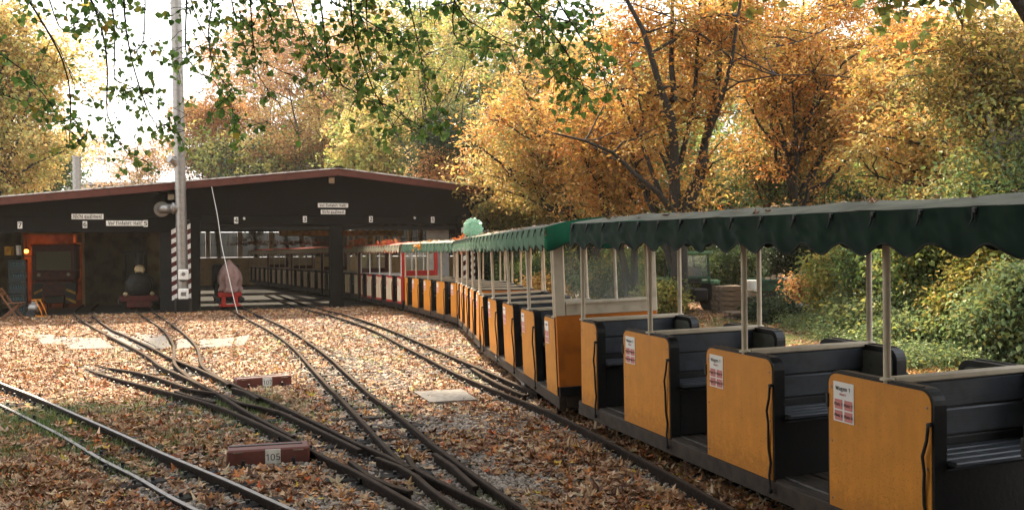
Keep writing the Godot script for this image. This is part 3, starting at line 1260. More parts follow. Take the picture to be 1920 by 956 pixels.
func build_shed_fittings() -> void:
	var where := ["far right bay above the pale door", "bay where the red carriage enters", "bay just left of the middle pillar", "bay of the engine under the cloth", "beside the long stop sign above the steam engine", "under the left no-smoke sign", "above the red diesel engine"]
	var pxs := [[811, 412], [695, 411], [571, 411], [442, 413], [272, 419], [158, 421], [36, 422]]
	for i in 7:
		sign_plate("number_plate", "white plate with number %d, %s" % [i + 1, where[i]], "number plate", str(i + 1), pxs[i][0], pxs[i][1], .105, .17, .12, "track number plates on the shed front")
	sign_plate("notice_sign", "white no-smoke sign above number 6 on the left shed beam", "sign", "Nicht qualmen!", 163, 406, .74, .135, .10, "German notice signs on the shed front")
	sign_plate("notice_sign", "long white stop sign beside number 5 over the steam engine", "sign", "Vor Einfahrt: Halt!", 234, 418.5, .91, .135, .10, "German notice signs on the shed front")
	sign_plate("notice_sign", "upper white stop sign of the pair under the gable lamp", "sign", "Vor Einfahrt: Halt!", 624, 385, .84, .12, .088, "German notice signs on the shed front")
	sign_plate("notice_sign", "lower white no-smoke sign of the pair under the gable lamp", "sign", "Nicht qualmen!", 624, 397.5, .68, .12, .088, "German notice signs on the shed front")
	# floodlights
	for q in [[621, 338, "square grey floodlight under the peak of the shed roof"], [320, 369, "square grey floodlight beside the chimney pipe under the roof"]]:
		var f := front(q[0], q[1], -.1)
		var o := thing("floodlight", q[2], "floodlight", shed_pt(f.x, f.y, -.12), PHI, "floodlights on the shed front")
		var mb := MB.new()
		mb.cbox(Vector3(0, 0, 0), Vector3(.17, .17, .07), .012, Basis(Vector3.RIGHT, .3))
		put(mb, "housing", M.galv, o)
		mb = MB.new()
		mb.box(Vector3(0, -.012, .038), Vector3(.13, .12, .006), Basis(Vector3.RIGHT, .3))
		put(mb, "lens", M.lamp_glass, o)
		mb = MB.new()
		mb.cbox(Vector3(0, .06, -.07), Vector3(.04, .04, .11), .006)
		put(mb, "bracket", M.dark_steel, o)
	for q in [[457, 409], [777, 408]]:
		var f := front(q[0], q[1], -.075)
		var o := thing("bulkhead_lamp", "tiny pale lamp on the shed beam %s" % ("right of number 4" if q[0] < 600 else "left of number 1"), "lamp", shed_pt(f.x, f.y, -.06), PHI, "small lamps on the shed beam")
		var mb := MB.new()
		mb.lathe(Vector3.ZERO, Vector3(0, -.3, 1), [Vector2(.03, 0), Vector2(.035, .05), Vector2(.02, .08), Vector2(0, .085)], 10)
		put(mb, "shade", M.white_paint, o)
		mb = MB.new()
		mb.cbox(Vector3(0, .02, .0), Vector3(.04, .07, .02), .004)
		put(mb, "mount", M.dark_steel, o)
	# chimney pipe
	var c := front(343, 585, -.62)
	var base := shed_pt(c.x, 0, -.62)
	var ch := thing("chimney_pipe", "tall galvanised flue pipe standing before the shed and passing its roof", "chimney", base, PHI)
	var lean := Vector3(-.10, 0, 0)
	var y := .42
	var k := 0
	while y < 9.0:
		var y2 := y + .95
		var mb := MB.new()
		var p := lean * (y / 8.0)
		var q := lean * (y2 / 8.0)
		mb.tube([p + Vector3.UP * y, q + Vector3.UP * y2], [.138 - .0006 * k], 22, false)
		mb.tube([q + Vector3.UP * (y2 - .05), q + Vector3.UP * (y2 - .035), q + Vector3.UP * (y2 - .015), q + Vector3.UP * y2], [.139, .148, .148, .139], 22, false)
		put(mb, "pipe_section", M.galv, ch)
		y = y2
		k += 1
	var mb := MB.new()
	# elbow from the gable wall
	var el := []
	for i in 9:
		var a := i / 8.0 * PI / 2
		el.append(Vector3(-.34 - .16 + .30 * sin(a), 2.74, -.30 + .30 * (1 - cos(a)) * 1.0))
	mb.tube([Vector3(-.50, 2.74, -.62)] + el + [Vector3(-.06, 2.74, .0)], [.118], 18)
	mb.lathe(Vector3(-.50, 2.74, -.60), Vector3(0, 0, 1), [Vector2(.1, 0), Vector2(.2, .0), Vector2(.2, .025), Vector2(.1, .03)], 20)
	mb.lathe(Vector3(-.24, 2.74, .0), Vector3(1, 0, 0), [Vector2(.12, -.02), Vector2(.15, 0), Vector2(.15, .04), Vector2(.05, .2), Vector2(.0, .2)], 18)
	put(mb, "elbow", M.galv, ch)
	mb = MB.new()
	mb.tube([Vector3(-.05, 3.78, .0), Vector3(-.2, 3.95, .05), Vector3(-.3, 4.0, .12)], [.1, .11, .1], 14)
	put(mb, "branch_pipe", M.galv, ch)
	mb = MB.new()
	for sx in [-.19, .19]:
		for sz in [-.17, .17]:
			mb.bar(Vector3(sx, 0, sz), Vector3(sx, .42, sz), .035, .035, .004)
	for sz in [-.17, .17]:
		mb.bar(Vector3(-.19, .4, sz), Vector3(.19, .4, sz), .03, .035, .004)
	for sx in [-.19, .19]:
		mb.bar(Vector3(sx, .4, -.17), Vector3(sx, .4, .17), .03, .035, .004)
	put(mb, "stand", M.frame_brown, ch)
	for q in [[515, "upper white meter box strapped to the flue pipe"], [551, "lower white meter box strapped to the flue pipe"]]:
		var bp := front(343, q[0], -.80)
		var o := thing("meter_box", q[1], "box", shed_pt(bp.x, bp.y, -.80), PHI, "meter boxes on the flue pipe")
		mb = MB.new()
		mb.cbox(Vector3.ZERO, Vector3(.25, .27, .10), .02)
		put(mb, "case", M.white_paint, o)
		mb = MB.new()
		if q[0] == 515:
			mb.lathe(Vector3(0, .02, .05), Vector3(0, 0, 1), [Vector2(.05, 0), Vector2(.05, .008), Vector2(0, .01)], 14)
		else:
			mb.cbox(Vector3(0, .0, .054), Vector3(.12, .10, .008), .003)
		put(mb, "dial", M.steel, o)
		mb = MB.new()
		mb.cbox(Vector3(0, -.15, .02), Vector3(.2, .03, .06), .008)
		put(mb, "cable_gland", M.dark_steel, o)
	# red and white poles
	for q in [[326.5, 428, 560, .085, "broad red and white striped board left of the flue pipe"], [353, 420, 560, .04, "narrow red and white striped pole right of the flue pipe"], [869, 425, 562, .07, "red and white striped pole left of a pair at the shed's right corner"], [886, 470, 562, .06, "red and white striped pole right of a pair at the shed's right corner"]]:
		var d := -.30
		var a := front(q[0], q[1], d)
		var b := front(q[0], q[2], d)
		var o := thing("striped_pole", q[4], "warning pole", shed_pt(a.x, 0, d), PHI, "red and white striped poles on the shed front")
		var n := 15
		for i in n:
			var h: float = (a.y - b.y) / n
			mb = MB.new()
			var w: float = q[3]
			var p2 := PackedVector2Array([Vector2(-w, -w * .55), Vector2(w, w * .55), Vector2(w, h + w * .55), Vector2(-w, h - w * .55)])
			mb.plate(p2, Vector3(0, b.y + i * h, 0), Vector3.RIGHT, Vector3.UP, .03)
			put(mb, "stripe", M.red_dark if i % 2 else M.white_paint, o)
		mb = MB.new()
		mb.cbox(Vector3(0, b.y * .5, .012), Vector3(.05, b.y, .03), .004)
		put(mb, "foot", M.dark_steel, o)
	# cord from the roof edge to the ground
	var pts := []
	for p in [[393, 335], [399, 365], [407, 405], [415, 460], [425, 505], [434, 545], [440, 570], [446, 590]]:
		var t: float = (p[1] - 335.0) / 255.0
		pts.append(at(p[0], p[1], lerp(23.7, 22.6, t)))
	pts[-1].y = .02
	mb = MB.new()
	mb.tube(smooth_line(pts, .12), [.0085], 6)
	var rope := put(mb, "hanging_rope", M.rope_white)
	tag(rope, "thin white rope slung from the roof edge down to the leaves", "rope")
	# second flue behind the roof
	var p3 := at(143, 350, 30.0)
	mb = MB.new()
	mb.tube([Vector3(p3.x, 2.0, p3.z), Vector3(p3.x, 4.85, p3.z)], [.13], 16)
	mb.tube([Vector3(p3.x, 4.8, p3.z), Vector3(p3.x, 4.86, p3.z)], [.15], 16)
	var st := put(mb, "vent_pipe", M.galv)
	tag(st, "short pale vent pipe rising behind the left roof slope", "pipe")


# ---------------------------------------------------------------- engines in the shed
func build_engines() -> void:
	var mb := MB.new()
	# steam engine, front towards the yard
	var f := front(260, 585, 1.5)
	var o := thing("steam_engine", "small black steam engine with round headlamp and red buffer beam", "locomotive", shed_pt(f.x, 0, 1.5), PHI)
	mb.lathe(Vector3(0, .72, .0), Vector3(0, 0, 1), [Vector2(.30, -2.4), Vector2(.31, -.7), Vector2(.345, -.68), Vector2(.345, .0), Vector2(.335, .02), Vector2(.30, .03), Vector2(.29, .06), Vector2(.15, .10), Vector2(0, .11)], 30)
	put(mb, "boiler", M.black, o)
	mb = MB.new()
	for hy in [.60, .84]:
		mb.cbox(Vector3(.04, hy, .085), Vector3(.46, .028, .015), .004)
	mb.tube([Vector3(-.37, .86, -2.2), Vector3(-.37, .86, .02), Vector3(-.2, 1.04, .03), Vector3(.2, 1.04, .03), Vector3(.37, .86, .02), Vector3(.37, .86, -2.2)], [.012], 6)
	mb.cbox(Vector3(0, 1.06, .0), Vector3(.14, .06, .1), .01)
	mb.lathe(Vector3(0, .72, .1), Vector3(0, 0, 1), [Vector2(.04, 0), Vector2(.03, .04), Vector2(0, .045)], 12)
	put(mb, "smokebox_hinge", M.dark_steel, o)
	mb = MB.new()
	mb.lathe(Vector3(0, 1.0, -.32), Vector3.UP, [Vector2(.13, 0), Vector2(.10, .1), Vector2(.11, .5), Vector2(.15, .62), Vector2(.13, .66), Vector2(.1, .66)], 18)
	mb.lathe(Vector3(0, 1.0, -1.1), Vector3.UP, [Vector2(.14, 0), Vector2(.13, .18), Vector2(.05, .25), Vector2(0, .26)], 16)
	put(mb, "chimney", M.black, o)
	mb = MB.new()
	mb.lathe(Vector3(0.02, 1.15, -.06), Vector3(0, 0, 1), [Vector2(0, -.12), Vector2(.1, -.1), Vector2(.125, .0), Vector2(.135, .04), Vector2(.12, .045)], 20)
	var hl := put(mb, "headlamp", M.brass, o)
	mb = MB.new()
	mb.lathe(Vector3(0.02, 1.15, -.02), Vector3(0, 0, 1), [Vector2(.118, 0), Vector2(.1, .03), Vector2(0, .05)], 20)
	put(mb, "lens", M.lamp_glass, hl)
	mb = MB.new()
	mb.cbox(Vector3(0, .36, .12), Vector3(1.0, .17, .05), .012)
	mb.cbox(Vector3(0, .2, .14), Vector3(.62, .16, .05), .012)
	put(mb, "buffer_beam", M.red_dark, o)
	for s in [-1, 1]:
		mb = MB.new()
		mb.lathe(Vector3(s * .34, .49, .12), Vector3(0, 0, 1), [Vector2(0, -.08), Vector2(.045, -.06), Vector2(.055, .02), Vector2(.045, .022)], 14)
		var ml := put(mb, "marker_lamp", M.brass, o)
		mb = MB.new()
		mb.lathe(Vector3(s * .34, .49, .135), Vector3(0, 0, 1), [Vector2(.045, 0), Vector2(0, .015)], 14)
		put(mb, "lens", M.lamp_glass, ml)
		mb = MB.new()
		mb.lathe(Vector3(s * .42, .3, -.1), Vector3(0, 0, 1), [Vector2(0, -.4), Vector2(.13, -.4), Vector2(.13, .1), Vector2(.05, .14), Vector2(0, .14)], 16)
		put(mb, "cylinder", M.dark_steel, o)
		for k in 3:
			mb = MB.new()
			mb.lathe(Vector3(s * .2, .22, -.55 - k * .55), Vector3(s, 0, 0), [Vector2(0, 0), Vector2(.2, 0), Vector2(.2, .02), Vector2(.17, .03), Vector2(.05, .05), Vector2(0, .06)], 20)
			put(mb, "wheel", M.red_dark, o)
	mb = MB.new()
	mb.cbox(Vector3(0, .34, -1.2), Vector3(.8, .08, 2.5), .01)
	put(mb, "running_board", M.black, o)
	mb = MB.new()
	mb.cbox(Vector3(0, 1.0, -2.5), Vector3(.9, 1.2, .7), .03)
	mb.cbox(Vector3(0, 1.63, -2.45), Vector3(1.0, .05, 1.0), .02)
	put(mb, "cab", M.black, o)
	# covered engine
	f = front(430, 580, .45)
	o = thing("covered_engine", "engine with red buffer beam hidden under a cloth at track four", "locomotive", shed_pt(f.x, 0, .45), PHI)
	mb = MB.new()
	mb.cbox(Vector3(0, .52, -1.2), Vector3(.62, .5, 2.2), .06)
	mb.cbox(Vector3(0, .9, -2.2), Vector3(.75, .7, .8), .05)
	put(mb, "body", M.black, o)
	mb = MB.new()
	mb.cbox(Vector3(0, .45, .02), Vector3(.62, .13, .05), .012)
	mb.cbox(Vector3(0, .15, .03), Vector3(.58, .07, .05), .012)
	mb.cbox(Vector3(-.16, .30, .015), Vector3(.12, .24, .045), .01)
	mb.cbox(Vector3(.16, .30, .015), Vector3(.12, .24, .045), .01)
	put(mb, "buffer_beam", M.red, o)
	for s in [-1, 1]:
		mb = MB.new()
		mb.lathe(Vector3(s * .31, .30, -.14), Vector3(0, 0, 1), [Vector2(0, -.3), Vector2(.085, -.3), Vector2(.085, .08), Vector2(.07, .11), Vector2(0, .12)], 16)
		put(mb, "cylinder", M.dark_steel, o)
		mb = MB.new()
		mb.lathe(Vector3(s * .2, .2, -.7), Vector3(s, 0, 0), [Vector2(0, 0), Vector2(.19, 0), Vector2(.19, .02), Vector2(.05, .05), Vector2(0, .06)], 20)
		put(mb, "wheel", M.red_dark, o)
	# the cloth over its front
	mb = MB.new()
	var fn := FastNoiseLite.new()
	fn.seed = 14
	fn.frequency = 1.3
	var na := 56
	var prof := [[1.40, .015], [1.36, .06], [1.28, .13], [1.18, .21], [1.05, .28], [.92, .315], [.80, .30], [.70, .255], [.64, .27], [.58, .30], [.535, .285], [.52, .24]]
	for i in prof.size():
		for j in na + 1:
			var a := TAU * j / na
			var t: float = i / float(prof.size() - 1)
			var fold := sin(a * 7.0 + 2.0 * fn.get_noise_1d(t * 1.4) + 1.0) * .042 * smoothstep(.1, .7, t) + fn.get_noise_2d(cos(a) * 2.0, t * 2.2 + sin(a) * 2.0) * .09 * smoothstep(.05, .6, t)
			var r: float = prof[i][1] + fold
			mb.vert(Vector3(cos(a) * r, prof[i][0] + .02 * sin(a * 3.0) * t, sin(a) * r * .8 - .08), Vector3(cos(a), .3, sin(a)))
	for i in prof.size() - 1:
		for j in na:
			var a := i * (na + 1) + j
			mb.face(a, a + 1, a + na + 2)
			mb.face(a, a + na + 2, a + na + 1)
	# true normals from the folds
	var nn := PackedVector3Array()
	nn.resize(mb.v.size())
	for t in range(0, mb.ix.size(), 3):
		var g := (mb.v[mb.ix[t + 2]] - mb.v[mb.ix[t]]).cross(mb.v[mb.ix[t + 1]] - mb.v[mb.ix[t]])
		for k in 3:
			nn[mb.ix[t + k]] += g
	for i in nn.size():
		mb.n[i] = nn[i].normalized()
	var cl := put(mb, "dust_cloth", M.tarp)
	cl.position = o.position
	cl.rotation.y = PHI
	tag(cl, "dusty pink cloth draped in folds over the engine front", "cloth")
	# red diesel
	f = front(100, 560, 3.4)
	o = thing("diesel_engine", "dark red diesel engine with hazard stripes inside the left bay", "locomotive", shed_pt(f.x, 0, 3.4), PHI)
	mb = MB.new()
	mb.cbox(Vector3(0, 1.0, -.75), Vector3(1.1, .30, 1.5), .04)
	mb.cbox(Vector3(0, .62, -.72), Vector3(1.0, .46, 1.4), .04)
	put(mb, "body", M.red_dark, o)
	mb = MB.new()
	for s in [-1, 1]:
		mb.cbox(Vector3(s * .5, 1.42, -.02), Vector3(.10, .56, .06), .01)
		mb.cbox(Vector3(s * .5, 1.42, -1.44), Vector3(.10, .56, .06), .01)
	mb.cbox(Vector3(0, 1.76, -.02), Vector3(1.1, .16, .06), .01)
	mb.cbox(Vector3(0, 1.76, -1.44), Vector3(1.1, .16, .06), .01)
	mb.cbox(Vector3(0, 1.86, -.73), Vector3(1.16, .06, 1.56), .03)
	put(mb, "cab", M.red_dark, o)
	for z in [-.02, -1.44]:
		mb = MB.new()
		mb.box(Vector3(0, 1.42, z), Vector3(.9, .54, .006))
		put(mb, "pane", M.dull_glass, o)
	for s in [-1, 1]:
		for k in 4:
			mb = MB.new()
			mb.plate(PackedVector2Array([Vector2(s * .30, .30 + k * .13), Vector2(s * .56, .18 + k * .13), Vector2(s * .56, .25 + k * .13), Vector2(s * .30, .37 + k * .13)]), Vector3(0, 0, .005), Vector3.RIGHT, Vector3.UP, .01)
			put(mb, "hazard_stripe", M.yellow_beam if k % 2 == 0 else M.black, o)
		mb = MB.new()
		mb.cbox(Vector3(s * .43, .48, -.02), Vector3(.28, .6, .04), .01)
		put(mb, "end_plate", M.black, o)
		mb = MB.new()
		mb.lathe(Vector3(s * .38, 1.02, .0), Vector3(0, 0, 1), [Vector2(.05, 0), Vector2(.05, .05), Vector2(0, .06)], 12)
		put(mb, "lamp_glass", M.lamp_glass, o)
		for z in [-.4, -1.1]:
			mb = MB.new()
			mb.lathe(Vector3(s * .2, .2, z), Vector3(s, 0, 0), [Vector2(0, 0), Vector2(.19, 0), Vector2(.19, .02), Vector2(.05, .05), Vector2(0, .06)], 16)
			put(mb, "wheel", M.dark_steel, o)
	mb = MB.new()
	mb.cbox(Vector3(0, .3, -.73), Vector3(.5, .2, 1.4), .02)
	put(mb, "frame", M.black, o)


func build_shed_clutter() -> void:
	var mb := MB.new()
	# folding chair
	var p := gp(20, 603)
	var o := thing("folding_chair", "orange-brown wooden folding chair standing open at the left shed bay", "chair", p, .25)
	for s in [-.2, .2]:
		mb = MB.new()
		mb.bar(Vector3(-.27, .80, s), Vector3(.24, .0, s), .022, .045)
		put(mb, "leg", M.chair_wood, o)
		mb = MB.new()
		mb.bar(Vector3(.22, .43, s * .86), Vector3(-.27, .0, s * .86), .022, .04)
		put(mb, "leg", M.chair_wood, o)
	for k in 5:
		mb = MB.new()
		mb.cbox(Vector3(-.1 + k * .085, .44, 0), Vector3(.07, .02, .42), .005)
		put(mb, "seat_slat", M.chair_wood, o)
	for k in 2:
		mb = MB.new()
		mb.cbox(Vector3(-.235 + k * .06, .745 - k * .1, 0), Vector3(.02, .07, .42), .005, Basis(Vector3(0, 0, 1), .55))
		put(mb, "back_slat", M.chair_wood, o)
	# compressor cart
	p = gp(63, 597)
	o = thing("compressor_cart", "small grey compressor in an orange tube frame beside the folding chair", "compressor", p, .1)
	for s in [-.13, .13]:
		mb = MB.new()
		mb.tube([Vector3(-.24, .04, s), Vector3(.0, .06, s), Vector3(.25, .05, s), Vector3(.20, .2, s), Vector3(.08, .46, s), Vector3(0, .46, s)], [.016], 8)
		put(mb, "frame_tube", M.cart_orange, o)
	mb = MB.new()
	mb.tube([Vector3(0, .46, -.13), Vector3(0, .46, .13)], [.016], 8)
	put(mb, "handle", M.cart_orange, o)
	mb = MB.new()
	mb.lathe(Vector3(-.13, .26, 0), Vector3(1, 0, 0), [Vector2(0, 0), Vector2(.10, .02), Vector2(.12, .06), Vector2(.12, .2), Vector2(.09, .24), Vector2(0, .25)], 18)
	mb.cbox(Vector3(0, .38, 0), Vector3(.12, .10, .1), .02)
	put(mb, "motor", M.galv, o)
	mb = MB.new()
	mb.lathe(Vector3(-.02, .11, .15), Vector3(0, 0, 1), [Vector2(.05, 0), Vector2(.1, .0), Vector2(.11, .02), Vector2(.1, .04), Vector2(.05, .04), Vector2(0, .03)], 18)
	put(mb, "wheel", M.dark_steel, o)
	# bottle crates
	for k in 5:
		var q := at(27, 0, 23.0)
		o = thing("bottle_crate", ["bottom", "second lowest", "middle", "second highest", "topmost"][k] + " dark teal bottle crate of the stack behind the folding chair", "crate", Vector3(q.x, .02 + k * .29, -23.0), PHI, "stacked bottle crates in the left bay")
		mb = MB.new()
		for s in [-1, 1]:
			mb.cbox(Vector3(s * .19, .06, 0), Vector3(.015, .12, .3), .004)
			mb.cbox(Vector3(s * .19, .25, 0), Vector3(.015, .05, .3), .004)
			mb.cbox(Vector3(0, .06, s * .143), Vector3(.36, .12, .014), .004)
			mb.cbox(Vector3(0, .25, s * .143), Vector3(.36, .05, .014), .004)
			for q2 in [-1, 1]:
				mb.cbox(Vector3(s * .185, .15, q2 * .14), Vector3(.03, .27, .03), .005)
		mb.cbox(Vector3(0, .01, 0), Vector3(.36, .015, .28), .004)
		put(mb, "case", M.crate, o)
		for i in 6:
			for j in 2:
				mb = MB.new()
				mb.lathe(Vector3(-.14 + i * .056, .02, .10 - j * .1), Vector3.UP, [Vector2(.024, 0), Vector2(.025, .15), Vector2(.011, .2), Vector2(.012, .25), Vector2(0, .255)], 8)
				put(mb, "bottle", M.bottle, o)
	# shelf with boxes above
	var sp := front(18, 465, 1.4)
	o = thing("wall_shelf", "dark wooden wall shelf high up behind the bottle crates", "shelf", shed_pt(sp.x, sp.y - .22, 1.4), PHI)
	mb = MB.new()
	mb.cbox(Vector3(0, 0, 0), Vector3(1.1, .03, .3), .004)
	put(mb, "board", M.plank_dark, o)
	mb = MB.new()
	for s in [-.5, .5]:
		mb.cbox(Vector3(s, -.7, -.12), Vector3(.05, 1.35, .04), .004)
	put(mb, "upright", M.plank_dark, o)
	var bx := MB.new()
	bx.cbox(Vector3(0, .13, 0), Vector3(.17, .23, .16), .006)
	var o2 := put(bx, "cardboard_box", M.yellow_beam)
	o2.position = o.position + Vector3(-.03, .016, 0)
	tag(o2, "ochre box on the shelf above the bottle crates", "box")
	bx = MB.new()
	bx.cbox(Vector3(0, .14, 0), Vector3(.07, .25, .14), .006, Basis(Vector3(0, 0, 1), .06))
	o2 = put(bx, "ring_binder", M.white_paint)
	o2.position = o.position + Vector3(.19, .022, -.05)
	tag(o2, "white binder leaning beside the ochre box on the shelf", "binder")


# ---------------------------------------------------------------- yard objects
func point_box(px0: float, px1: float, pyb: float, h: float, num: String, label: String) -> void:
	var a := gp(px0, pyb + 2, 0)
	var b := gp(px1, pyb - 8 if num == "105" else pyb - 6, 0)
	var d := (b - a)
	d.y = 0
	var w := d.length()
	var o := thing("switch_box", label, "switch box", (a + b) / 2, atan2(-d.z, d.x), "red-brown switch boxes between the rails")
	var rect := PackedVector2Array()
	for q in [[-.52, -.24], [.52, -.24], [.52, .16], [-.52, .16]]:
		var g3 := o.transform * Vector3(q[0] * w, 0, q[1])
		rect.append(Vector2(g3.x, g3.z))
	slab_polys.append(rect)
	var mb := MB.new()
	mb.cbox(Vector3(0, h / 2 + .01, -.10), Vector3(w, h, .22), .012)
	put(mb, "case", M.box_red, o)
	mb = MB.new()
	mb.cbox(Vector3(-.02, h + .0125, -.13), Vector3(w * .9, .006, .03), .002)
	put(mb, "slot", M.dark_steel, o)
	mb = MB.new()
	var pw := h * .92
	mb.cbox(Vector3(.03, h / 2 + .012, .012), Vector3(pw, h * .9, .006), .002)
	var pl := put(mb, "number_panel", M.white_paint, o)
	text(num, h * .42, Vector3(.03, h / 2 + .008, .0165), M.ink, pl, "lettering")
	for s in [-1, 1]:
		mb = MB.new()
		mb.cbox(Vector3(s * w * .36, h * .93, .014), Vector3(w * .13, .008, .012), .002)
		put(mb, "lid_lip", M.plank_wood, o)
		mb = MB.new()
		mb.cbox(Vector3(s * w * .3, .012, .07), Vector3(.11, .02, .09), .004)
		mb.lathe(Vector3(s * w * .3, .02, .07), Vector3.UP, [Vector2(.014, 0), Vector2(.014, .045), Vector2(0, .05)], 8)
		put(mb, "foot", M.dark_steel, o)


func slab(called: String, label: String, cat: String, corners: Array, th: float, y0 := 0.0, group := "") -> void:
	var c := Vector3.ZERO
	for k in corners:
		c += gp(k[0], k[1], 0) / corners.size()
	var poly := PackedVector2Array()
	for k in corners:
		var q := gp(k[0], k[1], 0) - c
		poly.append(Vector2(q.x, -q.z))
	var ground_poly := PackedVector2Array()
	for q in poly:
		ground_poly.append(Vector2(q.x + c.x, -q.y + c.z))
	slab_polys.append(ground_poly)
	var mb := MB.new()
	mb.plate(poly, Vector3(0, y0, 0), Vector3.RIGHT, Vector3(0, 0, -1), th)
	var o := put(mb, called, M.concrete if called == "cover_slab" else M.concrete_dark)
	o.position = c
	tag(o, label, cat, group)


func build_yard() -> void:
	point_box(424, 580, 877, .115, "105", "nearest red-brown switch box with the number 105")
	point_box(443, 546, 730, .115, "107", "farther red-brown switch box with the number 107")
	slab("cover_slab", "square pale concrete cover slab in the gravel beside the train", "slab", [[776, 742], [866, 737], [895, 757], [806, 762]], .045)
	# concrete crossing in front of the left bays
	var cells := [
		[[60, 630], [97, 630], [122, 648], [78, 648], "left end of the row, by the grass"],
		[[105, 634], [186, 636], [216, 656], [128, 658], "left of the bare double track"],
		[[190, 620], [205, 620], [264, 658], [236, 660], "left of track six's inner rail"],
		[[212, 622], [226, 624], [298, 656], [268, 659], "between the rails of track six"],
		[[244, 628], [308, 632], [320, 655], [300, 657], "right of track six, before the points"],
		[[332, 640], [358, 638], [363, 655], [330, 657], "between the rails of track five"],
		[[372, 640], [438, 636], [434, 652], [374, 655], "right of track five"],
		[[443, 635], [468, 631], [458, 650], [438, 652], "right-hand end of the row, palest of all"],
	]
	for c in cells:
		slab("crossing_slab", "grey concrete crossing slab, " + c[4], "slab", [c[0], c[1], c[2], c[3]], .03, .0, "concrete slabs of the crossing before the shed")
	# log pile, tractor, boards, trailer and rack beyond the train
	build_tractor()
	var p := gp(1367, 590)
	for k in 6:
		var o := thing("sleeper_stack", ["bottom", "second", "third", "fourth", "fifth", "top"][k] + " timber of the stack right of the tractor", "timber", p + Vector3(0, .0 + k * .115, 0), .15 + .03 * (k % 3), "stacked timbers by the tractor")
		for j in 3:
			var mb := MB.new()
			mb.cbox(Vector3(rng.randf_range(-.03, .03), .055, .25 - j * .22), Vector3(.62, .105, .19), .012)
			put(mb, "plank", M.plank_wood, o)
	p = gp(1396, 600)
	for k in 2:
		var o := thing("board_bundle", ["lower", "upper"][k] + " layer of pale boards lying flat before the timber stack", "boards", p + Vector3(0, .1 * k, 0), .06, "flat boards in the leaves")
		for j in 4:
			var mb := MB.new()
			mb.cbox(Vector3(rng.randf_range(-.03, .03), .05, .3 - j * .17), Vector3(.75, .07, .15), .01)
			put(mb, "plank", M.plank_wood, o)
	# trailer
	p = gp(1478, 592)
	p += Vector3(.45, 0, -1.2)
	var tr := thing("flat_trailer", "dark green flat trailer parked in shade behind the timbers", "trailer", p, .08)
	for s in [-1, 1]:
		var mb := MB.new()
		mb.cbox(Vector3(0, .68, s * .6), Vector3(2.1, .28, .04), .01)
		put(mb, "side_board", M.trailer_green, tr)
		for x in [-.7, .7]:
			mb = MB.new()
			mb.lathe(Vector3(x, .26, s * .5), Vector3(0, 0, s), [Vector2(0, 0), Vector2(.1, 0), Vector2(.12, .03), Vector2(.24, .02), Vector2(.26, .06), Vector2(.24, .12), Vector2(.1, .12), Vector2(0, .1)], 18)
			put(mb, "wheel", M.rubber, tr)
	var mb := MB.new()
	mb.cbox(Vector3(0, .53, 0), Vector3(2.1, .05, 1.2), .01)
	put(mb, "bed", M.plank_dark, tr)
	for k in 6:
		var pl := MB.new()
		pl.bar(Vector3(-.5 + k * .14, .56, -.3), Vector3(-.38 + k * .16, .84 + .04 * (k % 3), -.5), .11, .03)
		var o := put(pl, "leaning_plank", M.plank_wood)
		o.position = p
		o.rotation.y = .08
		tag(o, "%s of the rough planks tilted on the trailer" % ["leftmost", "second from the left", "third from the left", "third from the right", "second from the right", "rightmost"][k], "plank", "planks tilted on the green trailer")
	# pale barrel
	p = at(1411, 548, 22.0)
	mb = MB.new()
	mb.lathe(Vector3(0, -.02, 0), Vector3.UP, [Vector2(0, 0), Vector2(.14, 0), Vector2(.15, .02), Vector2(.145, .2), Vector2(.15, .38), Vector2(.14, .4), Vector2(0, .4)], 16)
	var br := put(mb, "plastic_drum", M.paper)
	br.position = Vector3(p.x, .40, p.z)
	tag(br, "pale pinkish drum standing on a crate left of the trailer", "drum")
	mb = MB.new()
	mb.cbox(Vector3(0, .19, 0), Vector3(.4, .38, .4), .02)
	var cr := put(mb, "wooden_crate", M.plank_dark)
	cr.position = Vector3(p.x, 0, p.z)
	tag(cr, "dark crate under the pale drum by the trailer", "crate")
	# log pile
	p = gp(1352, 570)
	for k in 9:
		var lg := MB.new()
		var row := 0 if k < 4 else (1 if k < 7 else 2)
		var ox := k - (0 if row == 0 else (4 if row == 1 else 7))
		var r := .16
		lg.tube([Vector3(-1.3, 0, 0), Vector3(0, .02, 0), Vector3(1.3, 0, 0)], [r, r * .95, r * .88], 12)
		var o := put(lg, "log", M.log)
		o.position = p + Vector3(.1 * (k % 3), .16 + row * .27, -.5 - ox * .32 - row * .16)
		o.rotation.y = .12
		tag(o, "%s mossy log in the %s layer behind the tractor" % [["front", "second", "third", "rearmost"][ox], ["bottom", "middle", "top"][row]], "log", "mossy logs piled behind the tractor")
	# white metal rack
	p = gp(1512, 606)
	var rk := thing("metal_rack", "low white metal lattice rack lying in the grass by the bushes", "rack", p, .1)
	for k in 4:
		mb = MB.new()
		mb.bar(Vector3(-.48, .04 + k * .1, .0 - .03 * k), Vector3(.48, .04 + k * .1, -.03 * k), .03, .035, .004)
		put(mb, "rail", M.galv, rk)
		mb = MB.new()
		mb.bar(Vector3(-.48, .04 + k * .1, -.5 - .03 * k), Vector3(.48, .04 + k * .1, -.5 - .03 * k), .03, .035, .004)
		put(mb, "rail", M.galv, rk)
	for x in [-.48, -.16, .16, .48]:
		for z in [0.0, -.5]:
			mb = MB.new()
			mb.bar(Vector3(x, 0, z), Vector3(x, .38, z - .09), .03, .03, .004)
			put(mb, "upright", M.galv, rk)
	# low dark shelter behind the train's green canopy
	var q := at(950, 470, 37.0)
	var hut := thing("low_shelter", "low dark flat-roofed shelter behind the trees right of the shed", "shelter", Vector3(q.x, 0, q.z), .25)
